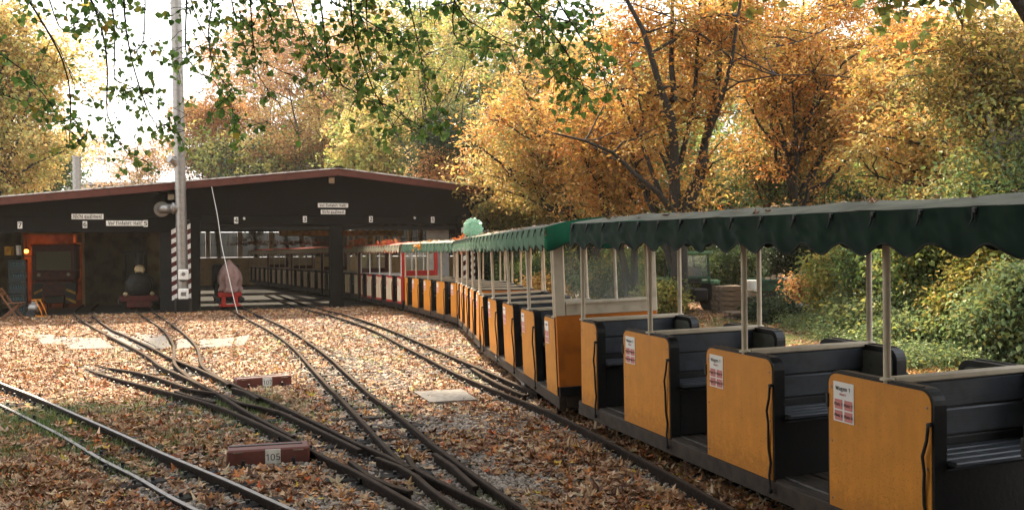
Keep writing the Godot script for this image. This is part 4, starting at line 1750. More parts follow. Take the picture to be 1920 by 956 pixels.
	mb = MB.new()
	mb.cbox(Vector3(0, 2.72, 0), Vector3(3.2, .45, 4.0), .03)
	put(mb, "roof", M.shed_beam, hut)
	mb = MB.new()
	mb.cbox(Vector3(0, 1.2, -1.6), Vector3(3.0, 2.5, .1), .02)
	put(mb, "wall", M.inside_dark, hut)
	for s in [-1, 1]:
		mb = MB.new()
		mb.cbox(Vector3(s * 1.45, 1.24, 1.8), Vector3(.14, 2.48, .14), .02)
		put(mb, "post", M.shed_beam, hut)
	# far pale house over the left roof slope
	q = at(245, 320, 70.0)
	var ho := thing("far_house", "pale flat-roofed house far behind the left roof slope", "house", Vector3(q.x, 0, q.z), .2)
	mb = MB.new()
	mb.cbox(Vector3(0, 3.4, 0), Vector3(8.0, 6.8, 6.0), .05)
	put(mb, "wall", M.pale_wall, ho)
	mb = MB.new()
	mb.cbox(Vector3(0, 6.95, 0), Vector3(8.5, .26, 6.5), .05)
	put(mb, "roof", M.roof_trim, ho)
	for k in 3:
		mb = MB.new()
		mb.cbox(Vector3(-2.5 + k * 2.5, 5.4, 3.0), Vector3(1.2, 1.2, .1), .02)
		var wi := put(mb, "window", M.white_paint, ho)
		mb = MB.new()
		mb.box(Vector3(-2.5 + k * 2.5, 5.4, 3.055), Vector3(1.0, 1.0, .01))
		put(mb, "pane", M.dark_steel, wi)


func build_tractor() -> void:
	var p := at(1279, 588, 22.6)
	p.y = 0
	var t := thing("tractor", "small green tractor with glazed cab parked among the bushes", "tractor", p, PI + .3)
	var mb := MB.new()
	mb.cbox(Vector3(0, .62, .55), Vector3(.5, .42, 1.1), .05)
	put(mb, "hood", M.tractor_green, t)
	mb = MB.new()
	mb.cbox(Vector3(0, .45, .0), Vector3(.4, .3, 2.0), .04)
	put(mb, "chassis", M.dark_steel, t)
	mb = MB.new()
	for sx in [-.36, .36]:
		for sz in [-.75, -.02]:
			mb.bar(Vector3(sx, .7, sz), Vector3(sx * .9, 1.42, sz), .045, .045)
	for s in [-1, 1]:
		mb.bar(Vector3(s * .36, .98, -.75), Vector3(s * .36, .98, -.02), .04, .05)
	mb.bar(Vector3(-.36, .86, -.02), Vector3(.36, .86, -.02), .04, .06)
	mb.bar(Vector3(-.36, .86, -.75), Vector3(.36, .86, -.75), .04, .06)
	put(mb, "cab_frame", M.trailer_green, t)
	mb = MB.new()
	mb.cbox(Vector3(0, 1.46, -.38), Vector3(.86, .09, .92), .03)
	put(mb, "roof", M.tractor_green, t)
	for z in [-.02, -.75]:
		mb = MB.new()
		mb.box(Vector3(0, 1.14, z), Vector3(.62, .50, .005))
		put(mb, "pane", M.glass, t)
	for s in [-1, 1]:
		mb = MB.new()
		mb.cbox(Vector3(s * .48, .74, -.55), Vector3(.22, .12, .7), .04)
		put(mb, "fender", M.tractor_green, t)
		mb = MB.new()
		mb.cbox(Vector3(s * .3, .82, .03), Vector3(.16, .14, .05), .02)
		put(mb, "lamp_panel", M.tractor_green, t)
		mb = MB.new()
		mb.lathe(Vector3(s * .38, .40, -.55), Vector3(s, 0, 0), [Vector2(0, .04), Vector2(.18, .03), Vector2(.22, .0), Vector2(.37, .0), Vector2(.40, .05), Vector2(.40, .17), Vector2(.37, .22), Vector2(.22, .2), Vector2(.18, .15), Vector2(0, .16)], 24)
		var w := put(mb, "wheel", M.rubber, t)
		mb = MB.new()
		mb.lathe(Vector3(s * .38, .40, -.55), Vector3(s, 0, 0), [Vector2(0, .19), Vector2(.17, .18), Vector2(.2, .21)], 18)
		put(mb, "rim", M.white_paint, w)
		mb = MB.new()
		mb.lathe(Vector3(s * .32, .26, .85), Vector3(s, 0, 0), [Vector2(0, .02), Vector2(.14, .0), Vector2(.24, .0), Vector2(.26, .04), Vector2(.26, .11), Vector2(.24, .14), Vector2(.13, .12), Vector2(0, .12)], 20)
		w = put(mb, "wheel", M.rubber, t)
	mb = MB.new()
	mb.tube([Vector3(.2, .8, .5), Vector3(.2, 1.3, .5)], [.025], 8)
	put(mb, "exhaust", M.dark_steel, t)
	mb = MB.new()
	mb.cbox(Vector3(0, .75, -.5), Vector3(.4, .1, .35), .03)
	mb.cbox(Vector3(0, .95, -.66), Vector3(.4, .35, .07), .03)
	put(mb, "seat", M.black, t)
	mb = MB.new()
	mb.lathe(Vector3(0, 1.0, -.18), Vector3(0, .8, -.5), [Vector2(.13, -.01), Vector2(.145, 0), Vector2(.13, .01)], 16)
	put(mb, "steering_wheel", M.black, t)


# ---------------------------------------------------------------- plants
var L := {}


func leaf(mb: MB, p: Vector3, d: Vector3, up: Vector3, len: float, wid: float, fold := .25) -> void:
	var dd := d.normalized()
	var s := dd.cross(up).normalized()
	var n := s.cross(dd).normalized()
	var tip := p + dd * len - n * len * .12
	var m := p + dd * len * .45
	var a := m + s * wid * .5 + n * fold * wid
	var b := m - s * wid * .5 + n * fold * wid
	var na := (n - s * .45).normalized()
	var nb := (n + s * .45).normalized()
	mb.tri(p, a, tip, na)
	mb.tri(p, tip, b, nb)


func make_spray(sd: int, count: int, reach: float, len: float, wid: float, droop: float) -> ArrayMesh:
	var r := RandomNumberGenerator.new()
	r.seed = sd
	var mb := MB.new()
	mb.colored = true
	mb.tint = Color(.12, .09, .06)
	for k in 3:
		var e := Vector3(r.randf_range(-1, 1), r.randf_range(-.5, .5), r.randf_range(-1, 1)).normalized() * reach * .8
		var s := Vector3(.004, 0, .004)
		mb.tri(-s, s, e, Vector3.UP)
	for k in count:
		var dir := Vector3(r.randfn(), r.randfn() * .55, r.randfn())
		var p := dir.normalized() * reach * pow(r.randf(), .6)
		p.y *= .6
		var d := (p.normalized() + Vector3(r.randfn(), r.randfn() - droop, r.randfn()) * .8).normalized()
		var up := Vector3(r.randfn() * .5, 1.0, r.randfn() * .5).normalized()
		if abs(up.dot(d)) > .95:
			up = Vector3(1, .2, 0).normalized()
		var b := r.randf_range(.62, 1.25)
		mb.tint = Color(b * r.randf_range(.9, 1.1), b, b * r.randf_range(.7, 1.1))
		var sc := r.randf_range(.7, 1.15)
		leaf(mb, p, d, up, len * sc, wid * sc)
	return mb.mesh()


func lobed_leaf(sd: int, curl: float) -> ArrayMesh:
	# a fallen maple-like leaf: five lobes, curled
	var r := RandomNumberGenerator.new()
	r.seed = sd
	var mb := MB.new()
	mb.colored = true
	var n := 10
	var pts := []
	for k in n:
		var a := TAU * k / n + r.randf_range(-.12, .12)
		var rad := (.5 if k % 2 == 0 else .27) * r.randf_range(.8, 1.1)
		if k == 5:
			rad *= .5
		var p := Vector3(cos(a) * rad * 1.05, 0, sin(a) * rad)
		p.y = curl * (p.x * p.x * r.randf_range(.8, 1.3) + p.z * p.z * r.randf_range(-.4, 1.2)) + r.randf_range(-.03, .05)
		pts.append(p)
	var c := Vector3(0, -.03, 0)
	for k in n:
		var q: Vector3 = pts[k]
		var w: Vector3 = pts[(k + 1) % n]
		var nn := (w - c).cross(q - c).normalized()
		if nn.y < 0:
			nn = -nn
		var b := r.randf_range(.8, 1.15)
		mb.tint = Color(b, b, b)
		mb.tri(c, q, w, nn)
	return mb.mesh()


func heart_leaf() -> ArrayMesh:
	var mb := MB.new()
	mb.colored = true
	mb.tint = Color(1, 1, 1)
	var rim := []
	for k in 11:
		var t: float = k / 10.0
		var w: float = .46 * pow(sin(PI * pow(t, .62)), .8) if k > 0 and k < 10 else 0.0
		rim.append([t, w])
	for k in 10:
		for s in [-1.0, 1.0]:
			var a := Vector3(0, -.1 * rim[k][0] * rim[k][0], rim[k][0])
			var b := Vector3(0, -.1 * rim[k + 1][0] * rim[k + 1][0], rim[k + 1][0])
			var a2: Vector3 = a + Vector3(s * rim[k][1], .12 * rim[k][1], -.06 * rim[k][1])
			var b2: Vector3 = b + Vector3(s * rim[k + 1][1], .12 * rim[k + 1][1], -.06 * rim[k + 1][1])
			var n := Vector3(-s * .25, 1, .1).normalized()
			if k > 0:
				mb.tri(a, a2, b2, n)
			mb.tri(a, b2, b, n)
	mb.tint = Color(.7, .8, .5)
	mb.tri(Vector3(-.012, 0, 0), Vector3(.012, 0, 0), Vector3(0, .08, -.42), Vector3.UP)
	return mb.mesh()


func make_leaf_meshes() -> void:
	L.fine = make_spray(1, 15, .36, .135, .062, .9)
	L.fine2 = make_spray(2, 14, .42, .14, .075, .6)
	L.maple = make_spray(3, 16, .40, .12, .11, .4)
	L.shrub = make_spray(4, 22, .28, .085, .05, .25)
	L.needle = make_spray(5, 34, .34, .10, .022, .7)
	L.far = make_spray(6, 13, .62, .24, .16, .4)
	L.heart = heart_leaf()


func copies(me: Mesh, xf: Array, cols: Array, called: String, m: Material, parent: Node) -> MultiMeshInstance3D:
	var mm := MultiMesh.new()
	mm.transform_format = MultiMesh.TRANSFORM_3D
	mm.use_colors = true
	mm.mesh = me
	mm.instance_count = xf.size()
	for i in xf.size():
		mm.set_instance_transform(i, xf[i])
		mm.set_instance_color(i, cols[i])
	var o := MultiMeshInstance3D.new()
	o.multimesh = mm
	o.material_override = m
	o.name = numbered(called) if parent == self else part_name(called, parent)
	parent.add_child(o, true)
	o.set_meta("kind", "stuff")
	return o


func jitter(c: Color, r: RandomNumberGenerator, amt := .25) -> Color:
	var b := 1.0 + r.randf_range(-amt, amt)
	return Color(c.r * b * r.randf_range(.92, 1.08), c.g * b * r.randf_range(.92, 1.08), c.b * b)


func rand_basis(r: RandomNumberGenerator, tilt := .5, sc := 1.0) -> Basis:
	return (Basis(Vector3.UP, r.randf() * TAU) * Basis(Vector3(1, 0, 0), r.randfn() * tilt) * Basis(Vector3(0, 0, 1), r.randfn() * tilt)).scaled(Vector3.ONE * sc)


const PAL := {
	"orange": [Color(.60, .32, .09), Color(.66, .39, .13), Color(.54, .23, .06), Color(.60, .38, .12), Color(.42, .32, .10)],
	"gold": [Color(.60, .45, .17), Color(.66, .48, .20), Color(.50, .42, .15), Color(.40, .38, .13), Color(.60, .39, .15)],
	"rust": [Color(.52, .25, .10), Color(.46, .20, .08), Color(.58, .33, .14), Color(.40, .24, .09)],
	"pink": [Color(.60, .38, .26), Color(.55, .33, .20), Color(.56, .40, .24), Color(.46, .32, .16)],
	"olive": [Color(.28, .29, .09), Color(.38, .35, .11), Color(.20, .24, .07), Color(.48, .38, .11)],
	"lime": [Color(.34, .40, .11), Color(.44, .44, .13), Color(.24, .32, .09), Color(.50, .42, .12)],
	"green": [Color(.09, .15, .05), Color(.13, .19, .065), Color(.065, .12, .045), Color(.20, .23, .07)],
	"dark": [Color(.035, .065, .033), Color(.05, .085, .045), Color(.026, .05, .026), Color(.08, .10, .04)],
	"bush": [Color(.17, .25, .085), Color(.24, .31, .11), Color(.12, .19, .07), Color(.40, .36, .10), Color(.17, .25, .12)],
	"bushgold": [Color(.42, .37, .10), Color(.28, .31, .08), Color(.52, .38, .10), Color(.20, .25, .08)],
	"grey": [Color(.19, .26, .12), Color(.26, .33, .15), Color(.14, .20, .085), Color(.32, .33, .12)],
	"mixed": [Color(.26, .26, .11), Color(.38, .30, .12), Color(.18, .21, .085), Color(.46, .32, .12), Color(.32, .23, .10)],
}


func curve_pts(a: Vector3, c: Vector3, b: Vector3, n: int, r: RandomNumberGenerator, wob: float) -> Array:
	var out := []
	for i in n + 1:
		var t := i / float(n)
		var p := a.lerp(c, t).lerp(c.lerp(b, t), t)
		if i > 0 and i < n:
			p += Vector3(r.randfn(), r.randfn() * .6, r.randfn()) * wob
		out.append(p)
	return out


func taper(r0: float, r1: float, n: int) -> Array:
	var o := []
	for i in n + 1:
		o.append(lerp(r0, r1, pow(i / float(n), .8)))
	return o


# o: base, top, r, crown (centre), size (Vector3), limbs, sprays, mesh, pal, seed, bark, stems (list of [points, r0, r1]), scatter
func grow_tree(called: String, label: String, group: String, o: Dictionary) -> Node3D:
	var r := RandomNumberGenerator.new()
	r.seed = o.seed
	var base: Vector3 = o.base
	var t := thing(called, label, o.get("category", "tree"), base, 0.0, group)
	var C: Vector3 = o.crown - base
	var R: Vector3 = o.size
	var mb := MB.new()
	var stems := []
	if o.has("stems"):
		for s in o.stems:
			var pts := []
			for p in s[0]:
				pts.append(p - base)
			stems.append([smooth_line(pts, .5), s[1], s[2]])
	else:
		var n: int = o.get("nstem", 1)
		for k in n:
			var top := C + Vector3(r.randfn() * R.x * .25, R.y * .75, r.randfn() * R.z * .25)
			if n > 1:
				top = C + Vector3(cos(k * TAU / n + .4) * R.x * .55, R.y * r.randf_range(.4, .8), sin(k * TAU / n + .4) * R.z * .55)
			var foot := Vector3(r.randfn(), 0, r.randfn()) * (.12 if n > 1 else 0.0)
			var mid := foot.lerp(top, .45) + Vector3(r.randfn() * .2, 0, r.randfn() * .2)
			mid.x = lerp(mid.x, foot.x, .4)
			mid.z = lerp(mid.z, foot.z, .4)
			stems.append([curve_pts(foot - Vector3(0, .05, 0), mid, top, 9, r, .05), o.r, .02])
	var tips := []
	for s in stems:
		var pts: Array = s[0]
		mb.tube(pts, taper(s[1], s[2], pts.size() - 1), 10)
	var limbs: int = o.limbs
	for k in limbs:
		var s: Array = stems[k % stems.size()]
		var pts: Array = s[0]
		var tt: float = r.randf_range(o.get("from", .3), .97)
		var ii := int(tt * (pts.size() - 1))
		var a: Vector3 = pts[ii]
		var az := k * 2.39996 + r.randf() * .6
		var el := lerpf(-.55, .9, clampf((a.y - (C.y - R.y)) / (2.0 * R.y), 0, 1)) + r.randfn() * .3
		var dir := Vector3(cos(az) * cos(el), sin(el), sin(az) * cos(el))
		var b := C + Vector3(dir.x * R.x, dir.y * R.y, dir.z * R.z) * r.randf_range(.5, 1.15)
		if o.has("stems") and a.distance_to(b) > 3.6:
			b = a + (b - a).normalized() * r.randf_range(2.2, 3.6)
		var ctl := a.lerp(b, .45) + Vector3(0, a.distance_to(b) * r.randf_range(.02, .22), 0)
		var lp := curve_pts(a, ctl, b, 7, r, .06)
		var lr: float = min(lerp(s[1], s[2], tt) * .7, .10 + .012 * a.distance_to(b))
		mb.tube(lp, taper(max(lr, .02), .010, 7), 6, false)
		for q in 6:
			var u := r.randf_range(.25, 1.0)
			var p: Vector3 = lp[int(u * 7)]
			var d2: Vector3 = ((b - a).normalized() + Vector3(r.randfn(), r.randfn() * .7 + .1, r.randfn()) * .75).normalized()
			var len2: float = r.randf_range(.35, .8) * (R.x + R.z) * .22
			var e := p + d2 * len2
			var sp := curve_pts(p, p.lerp(e, .5) + Vector3(0, len2 * .1, 0), e, 4, r, .04)
			mb.tube(sp, taper(max(lr * .35, .010), .005, 4), 4, false)
			for w in 3:
				var p3: Vector3 = sp[r.randi_range(1, 4)]
				var e3 := p3 + (d2 + Vector3(r.randfn(), r.randfn() * .6, r.randfn()) * .8).normalized() * len2 * r.randf_range(.3, .6)
				mb.tube([p3, p3.lerp(e3, .5) + Vector3(0, .03, 0), e3], [.006, .005, .002], 3, false)
				tips.append([p3, e3, r.randi()])
			tips.append([sp[1], e, r.randi()])
	if o.get("wood", true):
		put(mb, "trunk", M[o.get("bark", "bark")], t)
	var pal: Array = PAL[o.pal]
	var pal2: Array = PAL[o.get("pal2", o.pal)]
	var xf := []
	var cols := []
	var sc: float = o.get("scatter", .36)
	for k in o.sprays:
		var tp: Array = tips[r.randi() % tips.size()]
		var p: Vector3 = tp[0].lerp(tp[1], r.randf()) + Vector3(r.randfn(), r.randfn() * .7, r.randfn()) * sc
		if p.y + base.y < .15:
			p.y = .15 - base.y + r.randf() * .2
		var mixv: float = clampf((p.y - C.y) / R.y * .5 + .5, 0, 1)
		var from: Array = pal if r.randf() < mixv * .8 + .2 else pal2
		var c: Color = from[int(tp[2]) % from.size()] if r.randf() < .65 else from[r.randi() % from.size()]
		xf.append(Transform3D(rand_basis(r, .45, r.randf_range(.75, 1.2) * o.get("leaf_scale", 1.0)), p))
		cols.append(jitter(c, r, .28))
	copies(L[o.mesh], xf, cols, "crown", M.leaf, t).set_meta("kind", "stuff")
	return t


# crown given as it stands at distance z: centre and half size in pixels of the photograph
func tree_at(called: String, label: String, group: String, cx: float, cy: float, rx: float, ry: float, z: float, foot: float, o: Dictionary) -> Node3D:
	var k := z / FOC
	o.crown = at(cx, cy, z)
	o.size = Vector3(rx * k, ry * k, min(rx, ry * 1.4) * k * .85)
	var b := at(foot, 0, z)
	o.base = Vector3(b.x, 0, -z)
	return grow_tree(called, label, group, o)


func shrub_at(label: String, cx: float, cy: float, rx: float, ry: float, z: float, pal: String, sprays: int, sd: int, mesh := "shrub", called := "shrub", group := "shrubs beyond the train") -> void:
	var k := z / FOC
	var c := at(cx, cy, z)
	var o := {
		"crown": c, "size": Vector3(rx * k, ry * k, rx * k * .75), "base": Vector3(c.x, 0, -z), "r": .025, "nstem": 5, "limbs": 22, "sprays": sprays,
		"mesh": mesh, "pal": pal, "seed": sd, "from": .25, "scatter": .16, "category": "bush",
	}
	grow_tree(called, label, group, o)


func build_trees() -> void:
	# the big autumn tree right behind the train
	var z := 21.3
	var S := func(list: Array, dz: float) -> Array:
		var out := []
		for i in list.size():
			out.append(at(list[i][0], list[i][1], z + dz * i / float(list.size())))
		return out
	var foot := at(1275, 588, z)
	foot.y = 0
	var stems := [
		[[foot - Vector3(0, .1, 0), at(1274, 520, z), at(1273, 455, z), at(1272, 398, z)], .21, .20],
		[[at(1272, 405, z)] + S.call([[1266, 392], [1265, 308], [1260, 220], [1239, 167], [1220, 101], [1206, 57], [1170, -10], [1150, -90]], -.8), .165, .035],
		[[at(1274, 408, z)] + S.call([[1282, 394], [1307, 338], [1325, 255], [1337, 200], [1348, 150], [1351, 80], [1354, 20], [1358, -90]], .9), .15, .03],
		[S.call([[1322, 268], [1334, 237], [1351, 193], [1373, 110], [1384, 30], [1400, -60]], -1.2), .085, .02],
		[S.call([[1262, 190], [1264, 170], [1259, 123], [1261, 26], [1262, -80]], .3), .095, .02],
		[S.call([[1268, 318], [1277, 300], [1290, 246], [1303, 176], [1308, 88], [1314, 10], [1322, -80]], .5), .08, .018],
		[S.call([[1270, 402], [1255, 388], [1233, 360], [1189, 325], [1149, 286], [1097, 264], [1040, 250]], -2.0), .095, .02],
		[S.call([[1240, 368], [1224, 325], [1202, 264], [1176, 215], [1145, 145], [1120, 80]], .4), .07, .015],
		[S.call([[1338, 190], [1351, 176], [1387, 154], [1457, 141], [1520, 140]], -1.8), .035, .01],
		[S.call([[1362, 150], [1378, 114], [1430, 92], [1496, 79], [1560, 50]], 2.2), .035, .01],
		[S.call([[1256, 300], [1240, 250], [1200, 190], [1130, 150], [1080, 140]], 2.4), .03, .01],
	]
	grow_tree("beech_tree", "big orange tree with dark forked stems behind the near carriage roof", "", {
		"base": foot, "crown": at(1275, 110, z + 1.4), "size": Vector3(3.4, 3.6, 1.9), "r": .2, "stems": stems, "limbs": 46, "sprays": 1300, "mesh": "fine", "pal": "orange", "pal2": "orange", "seed": 11, "from": .5, "scatter": .28,
	})
	var G := "autumn trees behind the shed and the train"
	tree_at("maple_tree", "broad golden maple at the left edge of the view", G, 20, 120, 150, 210, 34, -30, {"r": .22, "limbs": 34, "sprays": 3000, "mesh": "maple", "pal": "gold", "pal2": "gold", "seed": 21, "scatter": .4})
	tree_at("young_tree", "dark green tree low behind the left end of the shed roof", G, 60, 300, 95, 70, 42, 70, {"r": .12, "limbs": 22, "sprays": 1300, "mesh": "fine2", "pal": "dark", "pal2": "green", "seed": 22})
	tree_at("thin_tree", "sparse pinkish tree over the left roof slope", G, 240, 290, 120, 80, 53, 250, {"r": .12, "limbs": 26, "sprays": 420, "mesh": "fine2", "pal": "pink", "seed": 23, "leaf_scale": 1.2})
	tree_at("thin_tree", "tall sparse pink-brown tree against the white sky", G, 570, 110, 190, 190, 55, 640, {"r": .18, "limbs": 40, "sprays": 1500, "mesh": "fine2", "pal": "pink", "pal2": "rust", "seed": 24, "scatter": .35, "leaf_scale": 1.5})
	tree_at("beech_tree", "dense rust-red tree just right of the flue pipe", G, 405, 250, 95, 90, 53, 410, {"leaf_scale": 1.4, "r": .16, "limbs": 30, "sprays": 1500, "mesh": "fine", "pal": "rust", "seed": 25})
	tree_at("beech_tree", "golden-brown tree with leaning stems over the roof peak", G, 585, 235, 140, 105, 51, 600, {"leaf_scale": 1.35, "r": .24, "nstem": 4, "limbs": 36, "sprays": 2000, "mesh": "fine", "pal": "gold", "pal2": "rust", "seed": 26})
	tree_at("maple_tree", "bright yellow tree right of the roof peak", G, 715, 250, 105, 95, 43, 690, {"leaf_scale": 1.3, "r": .18, "nstem": 2, "limbs": 28, "sprays": 1500, "mesh": "fine2", "pal": "gold", "pal2": "lime", "seed": 27})
	tree_at("yew_tree", "dark evergreen over the right roof slope", G, 830, 265, 62, 90, 31, 835, {"r": .14, "limbs": 30, "sprays": 1900, "mesh": "needle", "pal": "dark", "seed": 28})
	tree_at("young_tree", "small rust-coloured tree in front of the dark evergreen", G, 838, 300, 36, 38, 30.0, 846, {"r": .06, "limbs": 14, "sprays": 420, "mesh": "fine", "pal": "rust", "seed": 29})
	tree_at("ash_tree", "tall thin yellow-green tree between pink and orange crowns", G, 800, 90, 150, 150, 38, 800, {"r": .17, "limbs": 34, "sprays": 750, "mesh": "fine2", "pal": "lime", "pal2": "gold", "seed": 30, "leaf_scale": 1.2})
	tree_at("beech_tree", "wide orange tree spreading over the shed's right corner", G, 1030, 230, 165, 160, 26, 1120, {"r": .17, "nstem": 3, "limbs": 44, "sprays": 2000, "mesh": "fine", "pal": "orange", "pal2": "gold", "seed": 31})
	tree_at("beech_tree", "low ochre tree behind the dark shelter", G, 990, 360, 110, 60, 29, 1010, {"r": .1, "nstem": 3, "limbs": 26, "sprays": 1500, "mesh": "fine", "pal": "gold", "pal2": "olive", "seed": 32})
	tree_at("hornbeam_tree", "yellow-green tree filling the gaps behind the big orange one", G, 1230, 300, 230, 150, 33, 1200, {"r": .16, "nstem": 3, "limbs": 44, "sprays": 2000, "mesh": "fine2", "pal": "lime", "pal2": "green", "seed": 33, "leaf_scale": 1.15})
	tree_at("beech_tree", "tall orange-pink tree right of the big forked one", G, 1540, 90, 200, 170, 25, 1480, {"r": .18, "limbs": 46, "sprays": 2300, "mesh": "fine", "pal": "orange", "pal2": "orange", "seed": 34})
	tree_at("beech_tree", "dense brown-orange tree behind the right canopy", G, 1475, 300, 140, 62, 27, 1450, {"r": .12, "nstem": 3, "limbs": 30, "sprays": 700, "mesh": "fine", "pal": "orange", "pal2": "green", "seed": 35})
	# arching orange limbs from the right
	z = 18.0
	var f2 := at(1890, 560, z)
	f2.y = 0
	var st2 := [
		[[f2, at(1885, 450, z), at(1882, 330, z), at(1876, 285, z)], .12, .10],
		[S.call([[1880, 330], [1840, 280], [1780, 250], [1700, 200], [1640, 165], [1590, 145], [1540, 140]], -1.6), .06, .012],
		[S.call([[1880, 350], [1820, 318], [1760, 290], [1700, 240], [1660, 230]], 1.0), .05, .012],
		[S.call([[1876, 285], [1860, 200], [1800, 130], [1740, 80], [1660, 60]], .8), .06, .012],
		[S.call([[1882, 340], [1830, 322], [1760, 318], [1690, 310]], -.8), .04, .01],
	]
	grow_tree("beech_tree", "amber tree with long branches arching in from the right", G, {
		"base": f2, "crown": at(1730, 215, z), "size": Vector3(2.3, 1.35, 1.8), "r": .12, "stems": st2, "limbs": 44, "sprays": 2300, "mesh": "fine", "pal": "orange", "pal2": "gold", "seed": 36, "from": .35, "scatter": .22,
	})
	tree_at("maple_tree", "pale double-stemmed tree at the right edge, leaves dull green and brown", G, 1860, 80, 150, 130, 14.5, 1885, {"r": .10, "nstem": 3, "limbs": 36, "sprays": 1300, "leaf_scale": .75, "mesh": "fine", "pal": "gold", "pal2": "mixed", "seed": 37, "bark": "bark_pale", "from": .45})
	tree_at("ivy_tree", "ivy-clad dark green tree at the far right above the bushes", G, 1900, 280, 85, 90, 13, 1910, {"r": .10, "limbs": 24, "sprays": 380, "mesh": "shrub", "pal": "olive", "pal2": "grey", "seed": 38, "bark": "bark_pale"})
	tree_at("hornbeam_tree", "dark green tree behind the trailer", G, 1480, 360, 150, 110, 31, 1490, {"r": .2, "limbs": 34, "sprays": 1800, "mesh": "fine2", "pal": "olive", "pal2": "dark", "seed": 39})
	tree_at("hornbeam_tree", "olive tree behind the bushes right of centre", G, 1680, 360, 150, 120, 27, 1690, {"r": .16, "limbs": 34, "sprays": 1900, "mesh": "fine2", "pal": "lime", "pal2": "dark", "seed": 40})
	tree_at("leaning_tree", "dark leaning tree seen through the end window of the second carriage", G, 1130, 250, 90, 120, 23, 1196, {"r": .13, "nstem": 2, "limbs": 24, "sprays": 800, "mesh": "fine", "pal": "orange", "seed": 41})
	# the wood behind, each tree on its own
	var w := "trees of the wood far behind"
	var back := [[720, 260, "gold", 52], [890, 200, "lime", 55], [1020, 120, "gold", 50], [1150, 150, "lime", 56], [1290, 60, "gold", 52], [1420, 120, "olive", 48], [1560, 180, "gold", 50], [1700, 120, "orange", 46], [1830, 170, "olive", 44], [1950, 100, "gold", 42], [1080, 330, "dark", 46], [1380, 380, "dark", 44], [1620, 400, "dark", 42], [1820, 400, "dark", 40], [930, 330, "olive", 44], [470, 330, "olive", 50], [530, 130, "pink", 66], [650, 60, "gold", 63], [800, 30, "lime", 60], [930, 30, "gold", 58]]
	var ways := ["golden tree above the right roof slope", "pale green tree above the shed corner", "golden tree behind the wide orange one", "pale green tree behind the forked tree's left stems", "golden tree behind the forked tree's top", "olive tree left of the orange-pink one", "golden tree behind the orange-pink one", "orange tree behind the arching branches", "olive tree in the upper right", "golden tree in the top right corner", "dark tree low behind the second carriage's window", "dark tree low behind the tractor", "dark tree low behind the trailer's right end", "dark tree low behind the right bushes", "olive tree low beside the shelter", "olive tree low behind the flue pipe's right", "hazy pink-brown tree high over the roof peak", "tall hazy golden tree above the yellow tree", "tall pale green tree above the dark evergreen", "tall golden tree at the top above the shed's right corner"]
	for i in back.size():
		var b: Array = back[i]
		var low: bool = b[1] > 300
		tree_at("forest_tree", "far " + ways[i], w, b[0], b[1], 135 if not low else 150, 180 if not low else 95, b[3], b[0] + 10, {"r": .2, "limbs": 30, "sprays": 1000, "mesh": "far", "pal": b[2], "pal2": "olive" if not low else "dark", "seed": 60 + i, "scatter": .5, "wood": true})
	# trees beside and behind the photographer that shade the near ground
	var sh := "trees beside the camera that shade the near tracks"
	var near := [[-9.6, -12.0, -4.4, -12.6, 8.7, 5.0, 2.2, 3.9, 4600, "spreading lime tree left of the nearest track"], [9.6, -12.6, 2.2, -12.8, 8.7, 6.2, 2.2, 3.8, 6400, "wide lime tree reaching over the near carriage from its right"], [-2.5, 2.5, -1.6, .8, 6.3, 6.0, 2.8, 6.0, 5200, "broad lime tree over the photographer"], [-13.0, -3.0, -12.0, -3.0, 4.6, 3.6, 4.2, 3.6, 2600, "bushy maple beyond the left edge of the yard"]]
	var hedge := [[-6.4, -2.6, "left"], [-5.2, 1.6, "left and behind"], [-1.6, 5.0, "behind"], [3.4, 5.2, "behind and right"], [6.4, .6, "right"]]
	for i in hedge.size():
		var q: Array = hedge[i]
		grow_tree("hazel_bush", "tall hazel bush to the %s of the camera, out of the view" % q[2], "hazel bushes round the camera", {"base": Vector3(q[0], 0, q[1]), "crown": Vector3(q[0], 2.2, q[1]), "size": Vector3(2.3, 2.3, 2.0), "r": .04, "nstem": 5, "limbs": 26, "sprays": 1700, "mesh": "far", "pal": "green", "pal2": "green", "seed": 120 + i, "scatter": .3, "category": "bush"})
	for i in near.size():
		var q: Array = near[i]
		grow_tree("lime_tree", q[9], sh, {"base": Vector3(q[0], 0, q[1]), "crown": Vector3(q[2], q[4], q[3]), "size": Vector3(q[5], q[6], q[7]), "r": .25, "limbs": 40, "sprays": q[8], "mesh": "far", "pal": "green", "pal2": "olive", "seed": 90 + i, "scatter": .4, "from": .55})


